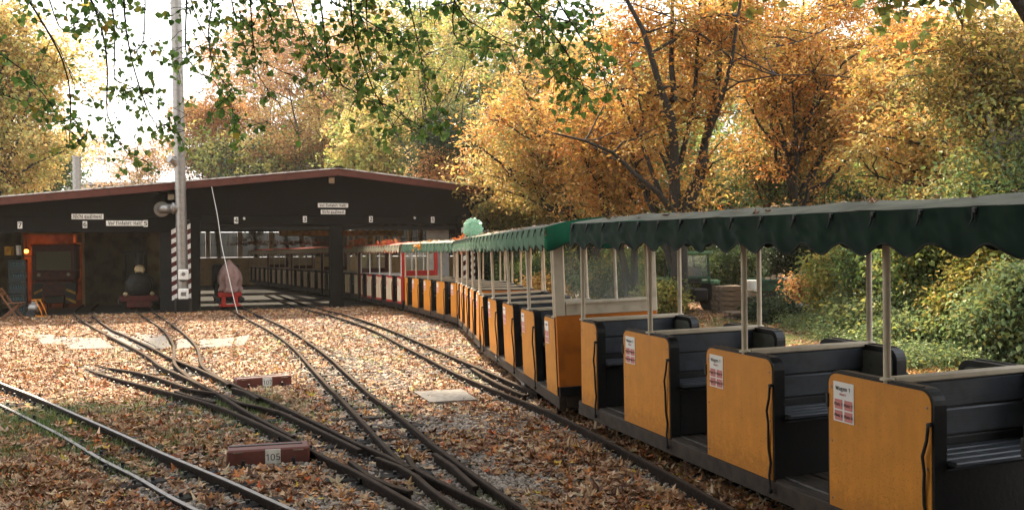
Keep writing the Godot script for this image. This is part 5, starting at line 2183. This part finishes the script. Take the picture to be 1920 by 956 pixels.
func build_shrubs() -> void:
	var list := [
		["tall yellow-green bush at the left end of the bushes", 1592, 540, 66, 85, 17.0, "bushgold", 1000],
		["tall green bush behind the second pole from the right", 1665, 530, 90, 100, 15.5, "bush", 1500],
		["big leafy green bush in the middle of the bushes", 1770, 520, 105, 120, 14.0, "bush", 1900],
		["yellow-flecked bush at the right edge under the canopy", 1870, 560, 100, 125, 12.6, "bushgold", 1700],
		["grey-green bush at the far right, lowest leaves", 1930, 600, 90, 100, 11.4, "grey", 1200],
		["low dark bush before the tall green one", 1640, 620, 70, 45, 14.6, "grey", 700],
		["low grey-green bush right of the metal rack", 1618, 600, 48, 40, 15.6, "grey", 600],
		["low leafy bush at the foot of the right bushes", 1745, 650, 90, 40, 13.0, "grey", 900],
		["dark ivy heap left of the metal rack", 1452, 600, 26, 14, 18.5, "dark", 260],
		["dark bush behind the trailer's right half", 1545, 545, 50, 60, 20.0, "dark", 700],
		["green bush between the tractor and the timbers", 1345, 520, 60, 50, 26.0, "green", 700],
		["dark green bush over the log pile", 1420, 500, 70, 60, 27.0, "dark", 900],
		["light green bush left of the tractor", 1236, 560, 24, 34, 20.5, "bushgold", 240],
		["green bush seen through the second carriage's window", 1145, 540, 60, 70, 24.0, "bush", 900],
		["dark green bush behind the second carriage's poles", 1000, 540, 70, 60, 25.0, "green", 1000],
		["orange-leaved bush behind the second carriage", 1005, 565, 36, 40, 22.5, "orange", 420],
		["dull green bush right of the window's trunks", 1215, 520, 60, 70, 28.0, "bush", 800],
		["dark bush below the low shelter", 930, 520, 60, 60, 31.0, "dark", 700],
		["pale bush at the back of the tractor", 1300, 470, 70, 50, 30.0, "bush", 700],
		["green bush under the arching amber branches", 1800, 420, 110, 50, 15.5, "bushgold", 900],
		["leafy bush above the right end of the canopy", 1900, 370, 60, 40, 12.5, "bush", 420],
		["dark bush between the trailer and the tall bushes", 1500, 480, 80, 70, 24.0, "dark", 1000],
		["green bush filling the view under the second canopy", 1075, 500, 70, 60, 27.0, "bush", 800],
		["olive bush behind the leaning dark tree", 1170, 500, 70, 70, 30.0, "olive", 800],
		["rust-leaved bush by the trailer's right end", 1520, 540, 24, 22, 19.6, "rust", 140],
	]
	for i in list.size():
		var q: Array = list[i]
		shrub_at(q[0], q[1], q[2], q[3], q[4], q[5], q[6], q[7], 200 + i)


func build_overhang() -> void:
	# lime twigs hanging into the view from the tree beside the camera
	var r := RandomNumberGenerator.new()
	r.seed = 5
	var t := thing("lime_branch", "overhanging lime branches with round green leaves across the top of the view", "tree branch", Vector3.ZERO)
	var mb := MB.new()
	var xf := []
	var cols := []
	# [depth, leaf count, points...]
	var tw := [
		[6.6, 52, [-40, 60], [40, 130], [90, 190], [120, 240]], [6.8, 34, [-30, 150], [40, 190], [90, 215], [140, 225]], [7.0, 26, [60, 10], [110, 90], [150, 190]],
		[6.2, 44, [150, -40], [180, 20], [205, 45], [235, 60]], [6.3, 24, [110, 50], [150, 35], [190, 30]],
		[7.2, 30, [270, 60], [255, 100], [280, 130], [330, 120]], [7.2, 44, [215, 150], [250, 165], [300, 190], [350, 215]], [7.0, 34, [200, 215], [215, 250], [240, 290], [270, 300]], [7.1, 40, [280, 215], [310, 235], [345, 245]], [6.9, 16, [130, 275], [150, 262], [165, 240]],
		[6.6, 60, [400, -40], [390, 60], [400, 120], [430, 180], [440, 250]], [6.8, 46, [350, 110], [400, 150], [430, 200], [455, 240]], [6.5, 44, [430, -20], [450, 60], [475, 130], [520, 190]], [6.9, 40, [370, 40], [400, 100], [380, 170], [350, 190]],
		[6.2, 60, [540, -50], [560, 40], [600, 110], [650, 160], [690, 190]], [6.3, 56, [520, 60], [560, 90], [600, 75], [660, 60]], [6.1, 60, [600, -20], [660, 20], [720, 60], [770, 90]], [6.4, 40, [480, 110], [530, 135], [590, 160], [625, 195]], [6.0, 30, [690, 90], [700, 130], [745, 150]],
		[6.3, 54, [620, 130], [670, 175], [730, 200], [790, 240]], [6.2, 50, [770, 20], [790, 110], [800, 180], [830, 260]], [6.4, 32, [700, 170], [740, 215], [800, 260], [850, 265]], [6.0, 44, [840, -30], [880, 40], [930, 70], [990, 95]], [6.3, 40, [850, 60], [900, 90], [960, 95]],
		[5.8, 70, [970, -40], [1010, 30], [1050, 80], [1090, 150], [1100, 190]], [5.7, 70, [1040, -40], [1070, 40], [1110, 100], [1140, 160]], [6.0, 50, [920, -30], [960, 20], [1000, 60], [1030, 120]], [5.9, 44, [1080, -40], [1110, 20], [1130, 70]], [6.2, 30, [1020, 90], [1040, 140], [1060, 200]],
		[6.0, 30, [700, -40], [740, 0], [800, 20]], [6.1, 30, [460, -30], [520, 10], [570, 20]],
	]
	for q in tw:
		var pts := []
		for k in range(2, q.size()):
			pts.append(at(q[k][0], q[k][1], q[0] + r.randf_range(-.25, .25)))
		# lead the twig up out of view to the crown it hangs from
		var top: Vector3 = pts[0]
		var lead := [top + Vector3(r.randf_range(-.3, .3), 1.5, .9), top + Vector3(r.randf_range(-.15, .15), .6, .35)]
		var line := smooth_line(lead + pts, .12)
		var rad := []
		for k in line.size():
			rad.append(lerp(.011, .0022, k / float(line.size() - 1)))
		mb.tube(line, rad, 5, false)
		var first := int(line.size() * .32)
		for k in int(q[1] * .62):
			var p: Vector3 = line[r.randi_range(first, line.size() - 1)]
			var out := Vector3(r.randfn(), r.randfn() * .6 - .35, r.randfn() * .7).normalized() * r.randf_range(.06, .30)
			var e := p + out
			mb.tube([p, p.lerp(e, .5) + Vector3(0, .02, 0), e], [.0035, .0026, .0014], 3, false)
			for j in r.randi_range(5, 10):
				var t0 := r.randf_range(.2, 1.05)
				var q0 := p.lerp(e, minf(t0, 1.0))
				var q1 := q0 + Vector3(r.randfn(), r.randfn() * .8 - .3, r.randfn()).normalized() * r.randf_range(.015, .06)
				var b := Basis(Vector3.UP, r.randf() * TAU) * Basis(Vector3.RIGHT, r.randf_range(-.1, 1.35)) * Basis(Vector3(0, 0, 1), r.randfn() * .6)
				var s := r.randf_range(.026, .058)
				xf.append(Transform3D(b.scaled(Vector3(s * r.randf_range(.75, 1.1), s, s)), q1))
				var c: Color = [Color(.14, .25, .055), Color(.19, .31, .07), Color(.10, .19, .045), Color(.26, .36, .08)][r.randi() % 4]
				if r.randf() < .08:
					c = [Color(.5, .40, .06), Color(.44, .28, .05), Color(.38, .38, .07)][r.randi() % 3]
				cols.append(jitter(c, r, .3))
	put(mb, "twigs", M.bark, t)
	copies(L.heart, xf, cols, "foliage", M.leaf, t).set_meta("kind", "stuff")


# ---------------------------------------------------------------- ground cover
func near_train(p: Vector3) -> bool:
	return false


func scatter_ground() -> void:
	var r := RandomNumberGenerator.new()
	r.seed = 8
	var f := FastNoiseLite.new()
	f.seed = 4
	f.frequency = .35
	var f2 := FastNoiseLite.new()
	f2.seed = 6
	f2.frequency = .9
	var holder_leaf := Node3D.new()
	holder_leaf.name = "fallen_leaves"
	add_child(holder_leaf)
	tag(holder_leaf, "brown and orange fallen leaves strewn over the whole yard", "leaves", "", "stuff")
	var kinds := [lobed_leaf(1, .5), lobed_leaf(2, .9), lobed_leaf(3, -.6), lobed_leaf(4, .2), lobed_leaf(7, 1.3)]
	var xf := [[], [], [], [], []]
	var cols := [[], [], [], [], []]
	var pal := [Color(.45, .25, .125), Color(.56, .36, .21), Color(.30, .135, .06), Color(.63, .45, .29), Color(.52, .215, .065), Color(.36, .185, .095), Color(.48, .285, .15), Color(.14, .065, .035), Color(.20, .09, .045)]
	var gx := []
	var gc := []
	var n := 0
	var tries := 0
	while n < 230000 and tries < 1600000:
		tries += 1
		var z := 4.3 + 21.5 * pow(r.randf(), 1.25)
		var half := z * .60 + .4
		var x := r.randf_range(-half, half)
		var right: bool = x > .75 + (7.6 - z) * .36 + 1.15 and z < 13.0
		# the gravel band between the middle tracks, thinner in leaves
		var k := .9 + f.get_noise_2d(x, z) * .7
		var gravel := exp(-pow((x - (-.9 - (z - 8.0) * .12)) / (1.3 + z * .05), 2.0))
		k -= gravel * (.54 if z < 21.0 else .12)
		var g2 := exp(-pow((x + 4.6 + (z - 10.0) * .25) / 1.6, 2.0)) * (1.0 if z > 8.5 and z < 15.0 else 0.0)
		k -= g2 * .35
		k += f2.get_noise_2d(x, z) * .4
		if z > 22.0:
			k += .5
		var pt := shed_local(Vector3(x, 0, -z))
		if pt.y > -.15 and pt.x < 4.0:
			k *= clampf(.45 - pt.y * .55, 0.0, 1.0) * .6
		if right:
			k *= .8
		if r.randf() > k:
			continue
		if z > 5.0:
			var on_slab := false
			for sp in slab_polys:
				if Geometry2D.is_point_in_polygon(Vector2(x, -z), sp):
					on_slab = true
			if on_slab and r.randf() < .86:
				continue
		if rail_cells.has(Vector2i(int(floor(x / .07)), int(floor(-z / .07)))) and r.randf() < (.95 if z < 12.0 else .35):
			continue
		n += 1
		var i := r.randi() % 5
		var s := r.randf_range(.040, .088) if r.randf() < .88 else r.randf_range(.085, .125)
		var h := r.randf_range(.004, .03) + (.02 if k > 1.0 else 0.0)
		xf[i].append(Transform3D(rand_basis(r, .2, s), Vector3(x, h, -z)))
		var c: Color = pal[r.randi() % pal.size()]
		if r.randf() < .012:
			c = Color(.62, .42, .05)
		elif r.randf() < .02:
			c = Color(.5, .12, .03)
		if right:
			c = c.lerp(Color(.55, .32, .08), .5)
		cols[i].append(jitter(c, r, .3))
	for c in cars:
		for k in 90:
			var lz := r.randf_range(-.5, .5)
			var lx := r.randf_range(-2.25, 2.3)
			var i := r.randi() % 5
			xf[i].append(c.transform * Transform3D(rand_basis(r, .12, r.randf_range(.035, .075)), Vector3(lx, arch(lz) + .004, lz)))
			cols[i].append(jitter(pal[r.randi() % pal.size()], r, .3))
	for i in 5:
		copies(kinds[i], xf[i], cols[i], "leaves", M.litter, holder_leaf)
	# stones
	var stone := MB.new()
	stone.colored = true
	var ico := []
	for k in 3:
		var m := MB.new()
		m.colored = true
		var a := SphereMesh.new()
		a.radial_segments = 6
		a.rings = 3
		a.radius = .5
		a.height = .75
		var arr := a.get_mesh_arrays()
		var vs: PackedVector3Array = arr[Mesh.ARRAY_VERTEX]
		var ids: PackedInt32Array = arr[Mesh.ARRAY_INDEX]
		var fn := FastNoiseLite.new()
		fn.seed = 40 + k
		fn.frequency = 1.4
		for q in range(0, ids.size(), 3):
			var pp := []
			for e in 3:
				var v := vs[ids[q + e]]
				pp.append(v * (1.0 + .55 * fn.get_noise_3dv(v)))
			var nn: Vector3 = (pp[2] - pp[0]).cross(pp[1] - pp[0]).normalized()
			if nn.dot(pp[0]) < 0:
				nn = -nn
			if nn.length() > .5:
				m.tri(pp[0], pp[1], pp[2], nn)
		ico.append(m.mesh())
	var hs := Node3D.new()
	hs.name = "gravel"
	add_child(hs)
	tag(hs, "grey and brown gravel between the tracks", "gravel", "", "stuff")
	var sx := [[], [], []]
	var sc := [[], [], []]
	n = 0
	while n < 120000:
		var z := 4.4 + 19.5 * pow(r.randf(), 1.2)
		var half := z * .58 + .3
		var x := r.randf_range(-half, half)
		var gravel := exp(-pow((x - (-.9 - (z - 8.0) * .12)) / (1.5 + z * .07), 2.0)) + .12
		if r.randf() > gravel + f.get_noise_2d(x + 50.0, z) * .25:
			continue
		var pt := shed_local(Vector3(x, 0, -z))
		if pt.y > -.1:
			continue
		n += 1
		var i := r.randi() % 3
		var s := r.randf_range(.014, .042)
		sx[i].append(Transform3D(rand_basis(r, .8, s), Vector3(x, s * .2, -z)))
		var b := r.randf_range(.10, .44)
		sc[i].append(Color(b * 1.12, b * .92, b * .76))
	for i in 3:
		copies(ico[i], sx[i], sc[i], "stones", M.stone, hs)
	# grass: small tufts
	var tuft := MB.new()
	tuft.colored = true
	for k in 14:
		var a := r.randf() * TAU
		var d := Vector3(cos(a), 0, sin(a))
		var b := d * r.randf_range(0, .03)
		var tip := b + d * r.randf_range(.03, .09) + Vector3.UP * r.randf_range(.03, .075)
		var s := d.cross(Vector3.UP) * .004
		var t := r.randf_range(.7, 1.2)
		tuft.tint = Color(t, t, t)
		tuft.tri(b - s, b + s, tip, (Vector3.UP + d * .5).normalized())
	gx = []
	gc = []
	var spots := [[-3.9, 6.2, .8, 1100], [-3.2, 6.9, .6, 600], [-4.3, 8.1, .5, 2400], [-3.9, 6.6, .5, 1500], [-2.6, 8.9, .25, 500], [-4.5, 7.4, .8, 700], [-4.6, 5.6, .6, 700], [-3.4, 9.0, .6, 260], [-2.2, 8.2, .5, 160], [-5.6, 14.0, 1.2, 300], [-4.6, 15.0, .8, 220], [-1.7, 13.0, .8, 170], [-2.8, 16.5, 1.2, 240], [-.2, 5.25, .16, 70], [-2.4, 7.6, .3, 120], [-9.5, 16.0, 1.2, 300], [-1.3, 9.0, .4, 60], [-.6, 10.5, .3, 40],
		[3.6, 16.0, 1.2, 1800], [4.4, 14.5, 1.0, 1500], [5.2, 13.0, .8, 800], [6.0, 18.0, 1.2, 1800], [4.6, 19.5, 1.2, 1000], [5.6, 11.5, .8, 500]]
	for sp in spots:
		for k in int(sp[3] * (.4 if sp[0] < 2.0 else 1.0)):
			var p := Vector3(sp[0] + r.randfn() * sp[2], 0, -sp[1] - r.randfn() * sp[2])
			gx.append(Transform3D(Basis(Vector3.UP, r.randf() * TAU).scaled(Vector3.ONE * r.randf_range(.5, 1.1)), p))
			gc.append(jitter([Color(.10, .17, .03), Color(.17, .24, .05), Color(.26, .27, .08)][r.randi() % 3], r, .25))
	var go := copies(tuft.mesh(), gx, gc, "grass", M.grass_blade, self)
	tag(go, "tufts of grass between leaves and gravel", "grass", "", "stuff")
	# low leafy ground cover at the foot of the bushes
	gx = []
	gc = []
	for k in 3400:
		var u := r.randf()
		var z: float = lerp(11.0, 19.5, u)
		var x: float = lerp(5.0, 6.4, u) + r.randfn() * .5 + (.9 if k % 2 else .0)
		if x < lerp(4.6, 5.4, u):
			continue
		gx.append(Transform3D(rand_basis(r, .3, r.randf_range(.5, .9)), Vector3(x, r.randf_range(.04, .2), -z)))
		gc.append(jitter(PAL.grey[r.randi() % 4], r, .3))
	go = copies(L.shrub, gx, gc, "undergrowth", M.leaf, self)
	tag(go, "low grey-green ground cover along the foot of the bushes", "ground cover", "", "stuff")
	# single leaves lying on the canopies
	gx = []
	gc = []


func shed_local(p: Vector3) -> Vector2:
	# (s, depth inside the shed front)
	var q := p - SHED
	return Vector2(q.x * cos(PHI) - q.z * sin(PHI), -q.x * sin(PHI) - q.z * cos(PHI))


# ---------------------------------------------------------------- the train
func build_train() -> void:
	var yellow := {"called": "train_carriage", "seed": 3, "sheet": "yellow", "frame": "frame_brown", "rail": "cream", "canopy": "canopy_green", "valance": "canopy_green", "flap": "canopy_flap", "top": "canopy_top", "insets": false, "wall": "window", "wallm": "orange_end", "post": "cream"}
	var red := {"called": "train_carriage", "seed": 8, "sheet": "red", "frame": "black", "rail": "white_paint", "canopy": "canopy_red", "valance": "canopy_cream", "hem": "red", "flap": "", "insets": true, "wall": "window", "wallm": "red", "post": "red"}
	var G := "open park railway carriages coupled in one train"
	var c1 := make_car("nearest open yellow carriage with slatted benches and dark green scalloped canopy", G, yellow)
	place_car(c1, .575, 7.396, .3483, .0165, .013)
	var ys := yellow.duplicate()
	ys.canopy = "canopy_pale"
	ys.valance = "canopy_pale"
	ys.seed = 4
	var c2 := make_car("second open yellow carriage with glazed cream end frame and orange end wall", G, ys)
	place_car(c2, -.416, 12.334, .179, .0005, .0345)
	ys.wall = "low"
	ys.seed = 6
	var c3 := make_car("third open yellow carriage, seen narrowest, green bag on its canopy", G, ys)
	place_car(c3, -1.05, 17.25, .127)
	var c4 := twin(c3, "fourth open yellow carriage, coupled to the red one, orange leaf garland on its canopy")
	place_car(c4, -2.608, 21.92, .3386, .005)
	var d1 := make_car("red carriage with cream panels passing under the shed beam", G, red)
	place_car(d1, -4.46, 26.55, .385)
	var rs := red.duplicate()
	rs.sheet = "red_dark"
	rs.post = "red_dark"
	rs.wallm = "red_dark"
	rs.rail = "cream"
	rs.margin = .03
	rs.seed = 9
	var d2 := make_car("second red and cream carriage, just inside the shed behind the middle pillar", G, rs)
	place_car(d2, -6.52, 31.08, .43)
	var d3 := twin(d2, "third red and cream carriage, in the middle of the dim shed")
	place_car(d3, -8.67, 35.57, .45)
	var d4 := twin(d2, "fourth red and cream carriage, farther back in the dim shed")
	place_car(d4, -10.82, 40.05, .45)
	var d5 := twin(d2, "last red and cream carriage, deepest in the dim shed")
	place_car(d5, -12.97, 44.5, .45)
	cars = [c1, c2, c3, c4]
	var seats := [["15", "13", "16", "14"], ["11", "9", "12", "10"], ["7", "5", "8", "6"], ["3", "1", "4", "2"]]
	for i in 4:
		var q := []
		for s in seats[i]:
			q.append("Platz " + s)
		add_poster(c1, i + 1, ["Wagen 1", "Abteil %d" % (4 - i)] + q)
	for c in [c2, c3, c4, d1]:
		for i in range(1, 5):
			add_poster(c, i, [])
	# leaf garlands and the bag
	var k := 0
	for q in [[806, 463, 20.2, .30, .12, Color(.75, .34, .06), "orange leaf garland on the fourth carriage's canopy"], [864, 459, 17.4, .10, .14, Color(.75, .20, .06), "red-orange leaf bunch where third and fourth canopies meet"], [728, 456, 23.8, .22, .09, Color(.62, .13, .06), "red leaf garland on the nearer end of the red canopy"], [730, 470, 23.5, .08, .05, Color(.70, .20, .05), "small orange leaf bunch under the red garland"], [672, 453, 27.0, .20, .07, Color(.60, .13, .05), "red leaf garland on the far end of the red canopy"], [661, 463, 27.4, .12, .05, Color(.50, .13, .04), "small red leaf bunch beside the middle pillar"], [560, 455, 33.0, .9, .10, Color(.20, .07, .03), "long brown leaf garland along the carriages in the shed"], [470, 456, 39.0, .8, .10, Color(.17, .08, .03), "second brown leaf garland deep in the shed"]]:
		var r := RandomNumberGenerator.new()
		r.seed = 300 + k
		var p := at(q[0], q[1], q[2])
		var o := thing("leaf_garland", q[6], "garland", p, .4, "artificial leaf garlands on the canopies")
		var xf := []
		var cols := []
		for j in (110 if q[3] < .5 else 220):
			var b := rand_basis(r, 1.2, r.randf_range(.06, .12))
			xf.append(Transform3D(b, Vector3(r.randfn() * q[3] * .6, r.randfn() * q[4] * .5, r.randfn() * .05)))
			cols.append(jitter((q[5] as Color).lerp(Color(.8, .45, .1), r.randf() * .4 if q[3] < .5 else 0.0), r, .3))
		copies(lobed_leaf(20 + k, 1.2), xf, cols, "leaves", M.litter, o)
		var mb := MB.new()
		mb.tube([Vector3(-q[3], .03, 0), Vector3(0, 0, .01), Vector3(q[3], .03, 0)], [.006], 5)
		put(mb, "cord", M.rope_black, o)
		k += 1
	# bag
	var p := at(887, 430, 16.0)
	var mb := MB.new()
	var fn := FastNoiseLite.new()
	fn.seed = 12
	fn.frequency = 2.4
	var nu := 40
	var nv := 56
	for i in nu + 1:
		for j in nv + 1:
			var th := PI * i / nu
			var ph := TAU * j / nv
			var d := Vector3(sin(th) * cos(ph), cos(th), sin(th) * sin(ph))
			var rr := .165 * (1.0 + .5 * fn.get_noise_3dv(d * .9) - .16 * absf(fn.get_noise_3dv(d * 1.7)))
			var s := Vector3(1.0 + .12 * d.y, 1.12, .9)
			if d.y < -.55:
				s = Vector3(1.05, .9, .9) * lerpf(1.0, .75, (-d.y - .55) / .45)
			mb.vert(d * rr * s, d)
	for i in nu:
		for j in nv:
			var a := i * (nv + 1) + j
			mb.face(a, a + 1, a + nv + 2)
			mb.face(a, a + nv + 2, a + nv + 1)
	var nn := PackedVector3Array()
	nn.resize(mb.v.size())
	for t in range(0, mb.ix.size(), 3):
		var g := (mb.v[mb.ix[t + 2]] - mb.v[mb.ix[t]]).cross(mb.v[mb.ix[t + 1]] - mb.v[mb.ix[t]])
		for e in 3:
			nn[mb.ix[t + e]] += g
	for i in nn.size():
		mb.n[i] = nn[i].normalized()
	var bag := thing("plastic_bag", "crumpled green plastic bag tied over a lamp on the third canopy", "bag", p, .3)
	put(mb, "bag", M.bag, bag)
	mb = MB.new()
	mb.tube([Vector3(-.1, -.16, 0), Vector3(0, -.19, .1), Vector3(.1, -.16, .02), Vector3(0, -.15, -.1), Vector3(-.1, -.16, 0)], [.035, .045, .04, .045, .035], 9)
	put(mb, "knot", M.bag, bag)


func build_tracks() -> void:
	# track running beside the camera, left
	var t := thing("railway_track", "nearest track in the lower left corner, bright worn rails in deep leaves", "railway track")
	var a := px_rail([[-60, 690], [0, 718], [61, 742], [136, 775], [226, 814.6], [300, 848.5], [422, 900], [544, 954.7], [700, 1022], [900, 1110]])
	var b := px_rail([[-60, 727], [0, 752], [60, 781], [117.5, 810], [192, 853], [248.6, 880], [320, 920.8], [390, 954.7], [480, 1004], [640, 1090]])
	add_rail(t, a, "rail", .22, 0.0, "rail_head")
	add_rail(t, b, "rail", .22, .04, "rail_head")
	add_sleepers(t, a, b)
	# points of the left tracks
	t = thing("railway_track", "curved track emerging from the leaves at the left into the points", "railway track")
	var buried := func(px: float, py: float, y: float) -> Vector3:
		var q := gp(px, py, .08)
		q.y = y
		return q
	a = px_rail([buried.call(105, 655, -.10), buried.call(150, 677, -.075), buried.call(199.5, 699.5, -.03), [290, 727.8], [394, 757], [458, 782], [540, 821], [620, 862], [656.5, 878], [794, 954.7], [900, 1016]])
	b = px_rail([buried.call(120, 650, -.10), buried.call(158, 667, -.08), buried.call(190, 680, -.05), buried.call(250, 695, -.01), [300, 709], [360, 729.6], [413, 738], [447, 754], [492, 763], [526, 772], [620, 816], [674.6, 843]])
	add_rail(t, a)
	add_rail(t, b)
	add_rail(t, px_rail([[328, 732.5], [362, 744], [401.6, 753]]), "guard_rail")
	add_rail(t, px_rail([[656.5, 864], [690, 890], [735.6, 911], [769.5, 921]]), "guard_rail")
	add_sleepers(t, a, b, .5, .22, 1.5)
	t = thing("railway_track", "straight track leading into bay six under the no-smoke sign", "railway track")
	var inside := func(s: float, d: float) -> Vector3:
		var q := shed_pt(s, 0, d)
		return q
	a = px_rail([inside.call(-6.85, 6.0), inside.call(-6.72, .6), [175, 614], [261.6, 659], [300, 686], [336, 702], [390, 728], [407, 737], [458, 769], [526, 806], [549, 818]])
	b = px_rail([inside.call(-6.46, 6.0), inside.call(-6.33, .6), [203, 614], [233, 628], [290, 655], [320, 671], [375, 693], [415, 712], [428, 720]])
	add_rail(t, a)
	add_rail(t, b)
	add_sleepers(t, a, b, .55, .2, 8.0)
	t = thing("railway_track", "track from bay five curving into the points in front of box 107", "railway track")
	a = px_rail([inside.call(-5.25, 3.0), inside.call(-5.2, .3), [300, 614], [322, 642], [325, 660], [327, 682], [353, 706], [390, 728]])
	b = px_rail([inside.call(-4.86, 3.0), inside.call(-4.81, .3), [330, 614], [356.5, 636.5], [370, 655], [375, 678], [386.6, 693], [430, 717], [481, 740], [526, 760], [620, 805.5], [668, 830], [722, 853], [774, 880]])
	add_rail(t, a)
	add_rail(t, b)
	add_rail(t, px_rail([[434.6, 727], [460, 734], [482.6, 746.6]]), "guard_rail")
	add_rail(t, px_rail([[706, 857.5], [750, 874], [781, 892], [803, 912], [862, 955], [940, 1010]]), "wing_rail")
	add_sleepers(t, px_rail([[526, 806], [620, 862], [656.5, 878], [794, 954.7]]), px_rail([[481, 740], [620, 805.5], [722, 853], [862, 955]]), .5, .2)
	t = thing("railway_track", "middle track running from bay four down to the lower edge", "railway track")
	a = px_rail([inside.call(-2.95, 9.0), inside.call(-2.9, .3), [499.5, 616.7], [544.7, 647.8], [582, 687], [620, 728.7], [634, 742], [674.6, 785], [735.6, 850.7], [774, 880]])
	b = px_rail([inside.call(-2.56, 9.0), inside.call(-2.5, .3), [531.5, 612], [582, 644], [620, 672], [643, 693], [697, 741], [735.6, 769], [814.7, 835], [833, 848.5], [920, 911.8], [985, 956], [1080, 1020]])
	add_rail(t, a)
	add_rail(t, b)
	add_rail(t, px_rail([[762.7, 853], [776, 876], [808, 894], [920, 949], [1040, 1010]]), "wing_rail")
	add_rail(t, px_rail([[814.7, 850], [848.6, 873], [878, 900], [891.5, 912]]), "guard_rail")
	add_sleepers(t, b, a + px_rail([[808, 894], [920, 949], [1040, 1010]]), .52, .2, 12.0)
	t = thing("railway_track", "track from bay three that slips under the train on the right", "railway track")
	a = px_rail([inside.call(-1.15, 9.0), inside.call(-1.1, .3), [628, 593], [694, 616], [756, 648], [807, 674], [850, 697], [920, 727], [1031.5, 772], [1117, 815], [1240, 880], [1400, 970]])
	b = px_rail([inside.call(-.76, 9.0), inside.call(-.7, .3), [651, 591], [694, 604.5], [739, 621], [788, 642], [850, 669], [920, 698.6], [960, 716], [1010, 738]])
	add_rail(t, a)
	add_rail(t, b)
	add_rail(t, px_rail([[885, 690], [915, 708], [950, 726], [985, 741]]), "guard_rail")
	add_sleepers(t, a, b, .55, .2, 8.0, 26.0)
	# the track that the train stands on
	t = thing("railway_track", "track under the train, hidden in its shade", "railway track")
	var mid := []
	for q in [[-12.97, 44.5, .45], [-10.82, 40.05, .45], [-8.67, 35.57, .45], [-6.52, 31.08, .43], [-4.46, 26.55, .385], [-2.608, 21.92, .3386], [-1.05, 17.25, .127], [-.416, 12.334, .179], [.575, 7.396, .3483]]:
		var ra := Vector3(cos(q[2]), 0, -sin(q[2])) * HALF_W
		var ax := Vector3(sin(q[2]), 0, cos(q[2]))
		var s := Vector3(q[0], 0, -q[1]) + ra
		mid.append(s + ax * 1.1)
		mid.append(s + ax * 3.4)
	mid.append(mid[-1] + (mid[-1] - mid[-2]) * 1.5)
	mid = smooth_line(mid, .5)
	a = offset_line(mid, .19)
	b = offset_line(mid, -.19)
	add_rail(t, a, "rail", .6)
	add_rail(t, b, "rail", .6)
	add_sleepers(t, a, b, .6, .2, 18.0)
	# rod and lever of the points under the second carriage
	var mb := MB.new()
	var p := gp(930, 668, .22)
	var q := gp(985, 722, .10)
	mb.tube([p, p.lerp(q, .5), q], [.016], 8)
	mb.tube([q, gp(1040, 724, .10)], [.016], 8)
	mb.lathe(q, q - p, [Vector2(.016, -.06), Vector2(.035, -.05), Vector2(.035, -.02), Vector2(.016, 0), Vector2(.035, .02), Vector2(.035, .05), Vector2(.016, .06)], 10)
	var rod := put(mb, "brake_rod", M.steel)
	tag(rod, "bare steel brake rod slanting from the second carriage towards the rail", "rod")


func _ready() -> void:
	rng.seed = 1
	# camera
	var cam := Camera3D.new()
	cam.name = "camera"
	cam.fov = rad_to_deg(2.0 * atan(478.0 / FOC))
	cam.near = .05
	cam.far = 800.0
	cam.position = Vector3(0, EYE, 0)
	cam.rotation = Vector3(-.0021, 0, ROLL)
	add_child(cam)
	# sky and exposure
	var we := WorldEnvironment.new()
	we.name = "world_environment"
	var e := Environment.new()
	e.background_mode = Environment.BG_SKY
	var sky := Sky.new()
	var sm := ProceduralSkyMaterial.new()
	sm.sky_top_color = Color(.86, .89, .93)
	sm.sky_horizon_color = Color(1.0, .985, .95)
	sm.sky_curve = .25
	sm.ground_bottom_color = Color(.16, .12, .09)
	sm.ground_horizon_color = Color(.35, .30, .25)
	sm.sun_angle_max = 1.0
	sky.sky_material = sm
	e.sky = sky
	e.background_energy_multiplier = .8
	e.tonemap_mode = Environment.TONE_MAPPER_LINEAR
	e.tonemap_exposure = 4.2
	e.fog_enabled = true
	e.fog_density = .0006
	e.fog_light_color = Color(1.0, .96, .9)
	e.sdfgi_enabled = true
	e.ssao_enabled = true
	e.ssil_enabled = true
	we.environment = e
	add_child(we)
	# hazy sun from behind the shed, a little to the left
	var sun := DirectionalLight3D.new()
	sun.name = "sun"
	sun.light_color = Color(1.0, .93, .81)
	sun.light_energy = 1.5
	sun.light_angular_distance = 3.0
	sun.shadow_enabled = true
	var az := deg_to_rad(-18.0)
	var el := deg_to_rad(46.0)
	var from := Vector3(sin(az) * cos(el), sin(el), -cos(az) * cos(el))
	sun.look_at_from_position(from * 50.0, Vector3.ZERO)
	add_child(sun)
	# ground
	make_materials()
	make_leaf_meshes()
	var g := MB.new()
	g.box(Vector3(0, -.25, -40), Vector3(400, .5, 400))
	struct("ground", g, M.ground, "leaf-strewn earth and gravel of the railway yard")
	build_shed()
	build_shed_fittings()
	build_trees()
	build_shrubs()
	build_train()
	build_tracks()
	build_yard()
	build_engines()
	build_shed_clutter()
	build_overhang()
	scatter_ground()
